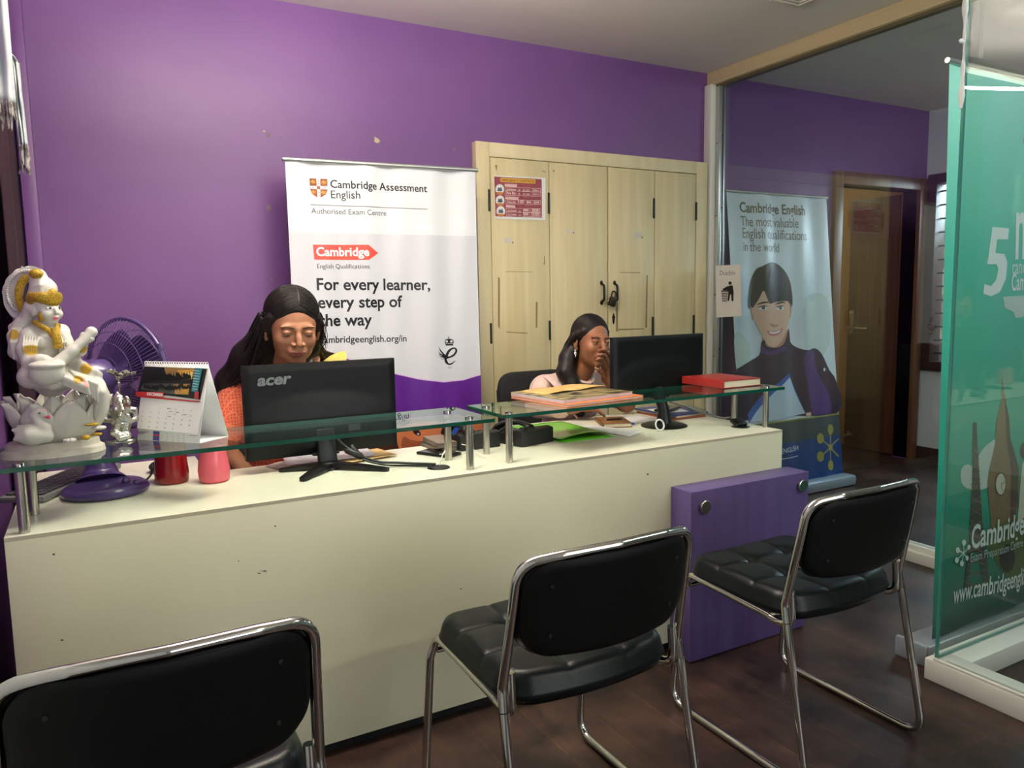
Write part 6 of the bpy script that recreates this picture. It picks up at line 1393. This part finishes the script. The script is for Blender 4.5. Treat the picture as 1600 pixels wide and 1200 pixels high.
# woman in pale pink at the right monitor, chin on her hand
SK2 = (142, 92, 66)
H2, R2_, Z2 = Vector((2.004, 2.868, 1.148)), rotm(-1, 3, 5), 1.0
hd = Sculpt(.0018); h2 = head(hd, H2, R2_, Z2, .98, SK2, lids=.35, gaze=(.0022, -.0005), lip=(120, 62, 54), brow=(22, 15, 13))
hd.chain([h2(0, .02, -.06), h2(0, .035, -.13), Vector((1.975, 2.935, .985))], [.047, .045, .052], k=.02)
W2 = at(950, 593, Y=2.80); EL = Vector((2.185, 2.835, .842))
hd.chain([EL, EL.lerp(W2, .45), W2], [.038, .036, .024], k=.012)
pf = lambda x, y, Y: at(x, y, Y=Y)
for k_, (q0, q1) in enumerate((((951, 590, 2.795), (955, 566, 2.785)), ((949, 590, 2.80), (951, 570, 2.785)), ((947, 591, 2.805), (947, 574, 2.79)), ((945, 592, 2.81), (943.5, 577, 2.80)))): hd.cone(pf(*q0), pf(*q1), .0165, .0125, k=.009)
hd.chain([pf(956, 565, 2.782), pf(950.5, 551.5, 2.765), pf(944.5, 547.5, 2.758), pf(940.5, 546.5, 2.758)], [.0105, .0092, .0085, .0072], k=.002)
hd.chain([pf(952, 569, 2.78), pf(944.5, 555.5, 2.758), pf(939.5, 554, 2.752), pf(935.5, 555, 2.756)], [.0105, .0092, .0085, .0072], k=.002)
hd.chain([pf(948, 573, 2.782), pf(940.5, 561, 2.758), pf(936.5, 560.5, 2.755), pf(933.0, 562, 2.76)], [.0102, .009, .0082, .007], k=.002)
hd.chain([pf(944, 577, 2.79), pf(938, 567, 2.766), pf(934.5, 568, 2.764), pf(932, 570, 2.77)], [.0092, .008, .0074, .0062], k=.002)
hd.chain([pf(946, 588, 2.80), pf(939, 581, 2.775), pf(935, 577, 2.775), pf(931, 575, 2.785)], [.014, .0112, .0098, .008], k=.005)
bd = Sculpt(.004)
bd.chain([(1.975, 2.93, 1.0), (1.97, 2.97, .93), (1.97, 3.01, .82), (1.98, 3.05, .66), (1.98, 3.06, .53)], [.05, .07, .10, .105, .125], k=.03); bd.cone((1.84, 3.0, .935), (2.11, 2.985, .935), .042, .042, k=.04)
bd.chain([(2.13, 2.985, .925), EL+Vector((.0, .02, .0))], [.043, .038], k=.02)
bd.chain([(1.815, 3.0, .92), (1.755, 2.93, .85), (1.87, 2.80, .855)], [.043, .038, .024], k=.02); hand(bd, (1.875, 2.795, .856), (.85, -.3, -.06), (0, 0, 1), -1, .9, .45)
for x in (1.91, 2.05): bd.chain([(x, 3.03, .535), (x, 2.72, .53), (x, 2.74, .10)], [.075, .06, .044], k=.03); bd.chain([(x, 2.76, .07), (x, 2.64, .035)], [.036, .026], k=.02)
p2 = skin_mesh('person', [(hd, SK2), (bd, SK2)], [SKINM], None, loc=(1.98, 2.95, 0))
tag(p2, 'woman in a pale pink top resting her hand on her mouth by the right monitor', 'person')
ku = Sculpt(.004)
ku.chain([(1.972, 2.975, .935), (1.97, 3.01, .83), (1.98, 3.045, .68), (1.98, 3.05, .54)], [.085, .122, .122, .145], k=.03); ku.cone((1.835, 3.0, .942), (2.115, 2.99, .942), .052, .050, k=.045); ku.ell((1.975, 2.945, .86), (.12, .07, .08), k=.04)
ku.chain([(1.815, 3.0, .925), (1.755, 2.935, .862), (1.825, 2.85, .850)], [.056, .052, .042], k=.025); ku.chain([(2.135, 2.985, .925), (2.18, 2.91, .865)], [.054, .048], k=.025)
for x in (1.91, 2.05): ku.chain([(x, 3.03, .54), (x, 2.73, .535), (x, 2.735, .30)], [.088, .074, .08], k=.04)
ku.ell((1.982, 2.895, 1.01), (.058, .070, .058), k=.012, mode='s')
for i in range(9): ku.chain([(1.86+.004*i, 2.955-.003*i, .965-.016*i), (1.80+.006*i, 2.93-.004*i, .93-.014*i), (1.76+.006*i, 2.905-.006*i, .885-.012*i)], [.002, .0045, .002], k=.012, mode='s')
skin_mesh('kurta', [(ku, (214, 184, 172))], [mat('pale_pink_cotton', (216, 186, 174), .85, sheen=.25, var=(206, 174, 162), scale=(26, 26, 26), bump=.12, bscale=260)], p2)
DUP = mat('pale_pink_dupatta', (222, 194, 184), .85, sheen=.25, var=(212, 180, 170), scale=(70, 70, 20), bump=.12, bscale=300)
ribbon('dupatta', [(1.862, 3.045, .955), (1.866, 3.0, .985), (1.872, 2.955, .975), (1.885, 2.90, .93), (1.90, 2.885, .85), (1.89, 2.87, .835)], .058, .008, DUP, p2)
ribbon('neck_fold', [(1.93, 2.93, .985), (1.955, 2.885, .965), (1.99, 2.872, .957), (2.025, 2.89, .968), (2.04, 2.93, .985)], .013, .006, DUP, p2)
ribbon('lanyard', [(1.945, 2.96, 1.005), (1.95, 2.892, .975), (1.965, 2.868, .90), (1.975, 2.858, .84)], .007, .003, WLAN, p2); ribbon('lanyard', [(2.03, 2.955, 1.005), (2.025, 2.885, .985), (2.005, 2.866, .91), (1.985, 2.858, .84)], .007, .003, WLAN, p2)
hr = Sculpt(.0024)
hr.ell(h2(0, .022, .042), (.079, .095, .082), R2_, k=.01); hr.ell(h2(0, .055, -.015), (.074, .058, .072), R2_, k=.03); hr.ell(h2(0, -.098, -.036), (.067, .062, .108), R2_, k=.014, mode='s'); hr.ell(h2(0, -.13, -.03), (.09, .078, .10), R2_, k=.01, mode='s')
for s in (-1, 1): hr.ell(h2(s*.088, .0, -.028), (.024, .022, .030), R2_, k=.008, mode='s')
br = [h2(-.055, .06, -.04), h2(-.088, .045, -.09), (1.885, 2.90, 1.01), (1.905, 2.872, .95), (1.925, 2.855, .89), (1.935, 2.85, .825)]
hr.chain(br, [.045, .040, .040, .036, .030, .020], k=.02)
P = smooth_open(br[1:], 6)
for i, q in enumerate(P):
    if i % 2 == 0: hr.ell(q+Vector((.012 if i % 4 else -.012, -.010, 0)), (.022, .020, .017), k=.003)
for s in (-1, 1): hr.chain([h2(s*.068, -.026, .046), h2(s*.076, -.002, .026), h2(s*.078, .035, .0)], [.008, .012, .016], k=.022)
hair = skin_mesh('hair', [(hr, (17, 13, 12))], [HAIRM], p2)
b = MB(); combed(b, lambda x, y, z: H2+R2_ @ Vector((x, y, z)), (0, .022, .042), (.079, .095, .082), -.012, 32); strands(b, [h2(-.074, .03, .02), h2(-.080, .05, -.04), h2(-.09, .05, -.09), (1.88, 2.905, 1.01), (1.90, 2.875, .95)], 26, .026, .0030, 21, .004); b.build('loose_strands', HAIRM, hair, ang=180)
b = MB(); e0 = h2(-.083, .0, -.047)
b.ball(e0, .0055, 12); b.ball(e0+Vector((-.001, -.003, -.010)), .0068, 12); b.ball(e0+Vector((-.005, -.003, -.015)), .004, 10); b.ball(e0+Vector((.005, -.003, -.014)), .004, 10); b.ball(e0+Vector((0, -.003, -.021)), .0045, 10); b.ball(e0+Vector((0, -.003, -.028)), .0032, 10); b.build('earring', mat('silver_earring', (214, 216, 220), .18, metal=.9), p2)
b = MB(); rc = pf(951.6, 555, 2.768); b.tube([rc+(Vector((.72, .2, -.2)).normalized()*math.cos(a)+Vector((.1, .9, .3)).normalized()*math.sin(a))*.0103 for a in np.linspace(0, 2*PI, 17)[:-1]], .0018, 6, closed=True); b.build('ring', mat('gold_ring', (206, 170, 84), .2, metal=1), p2)
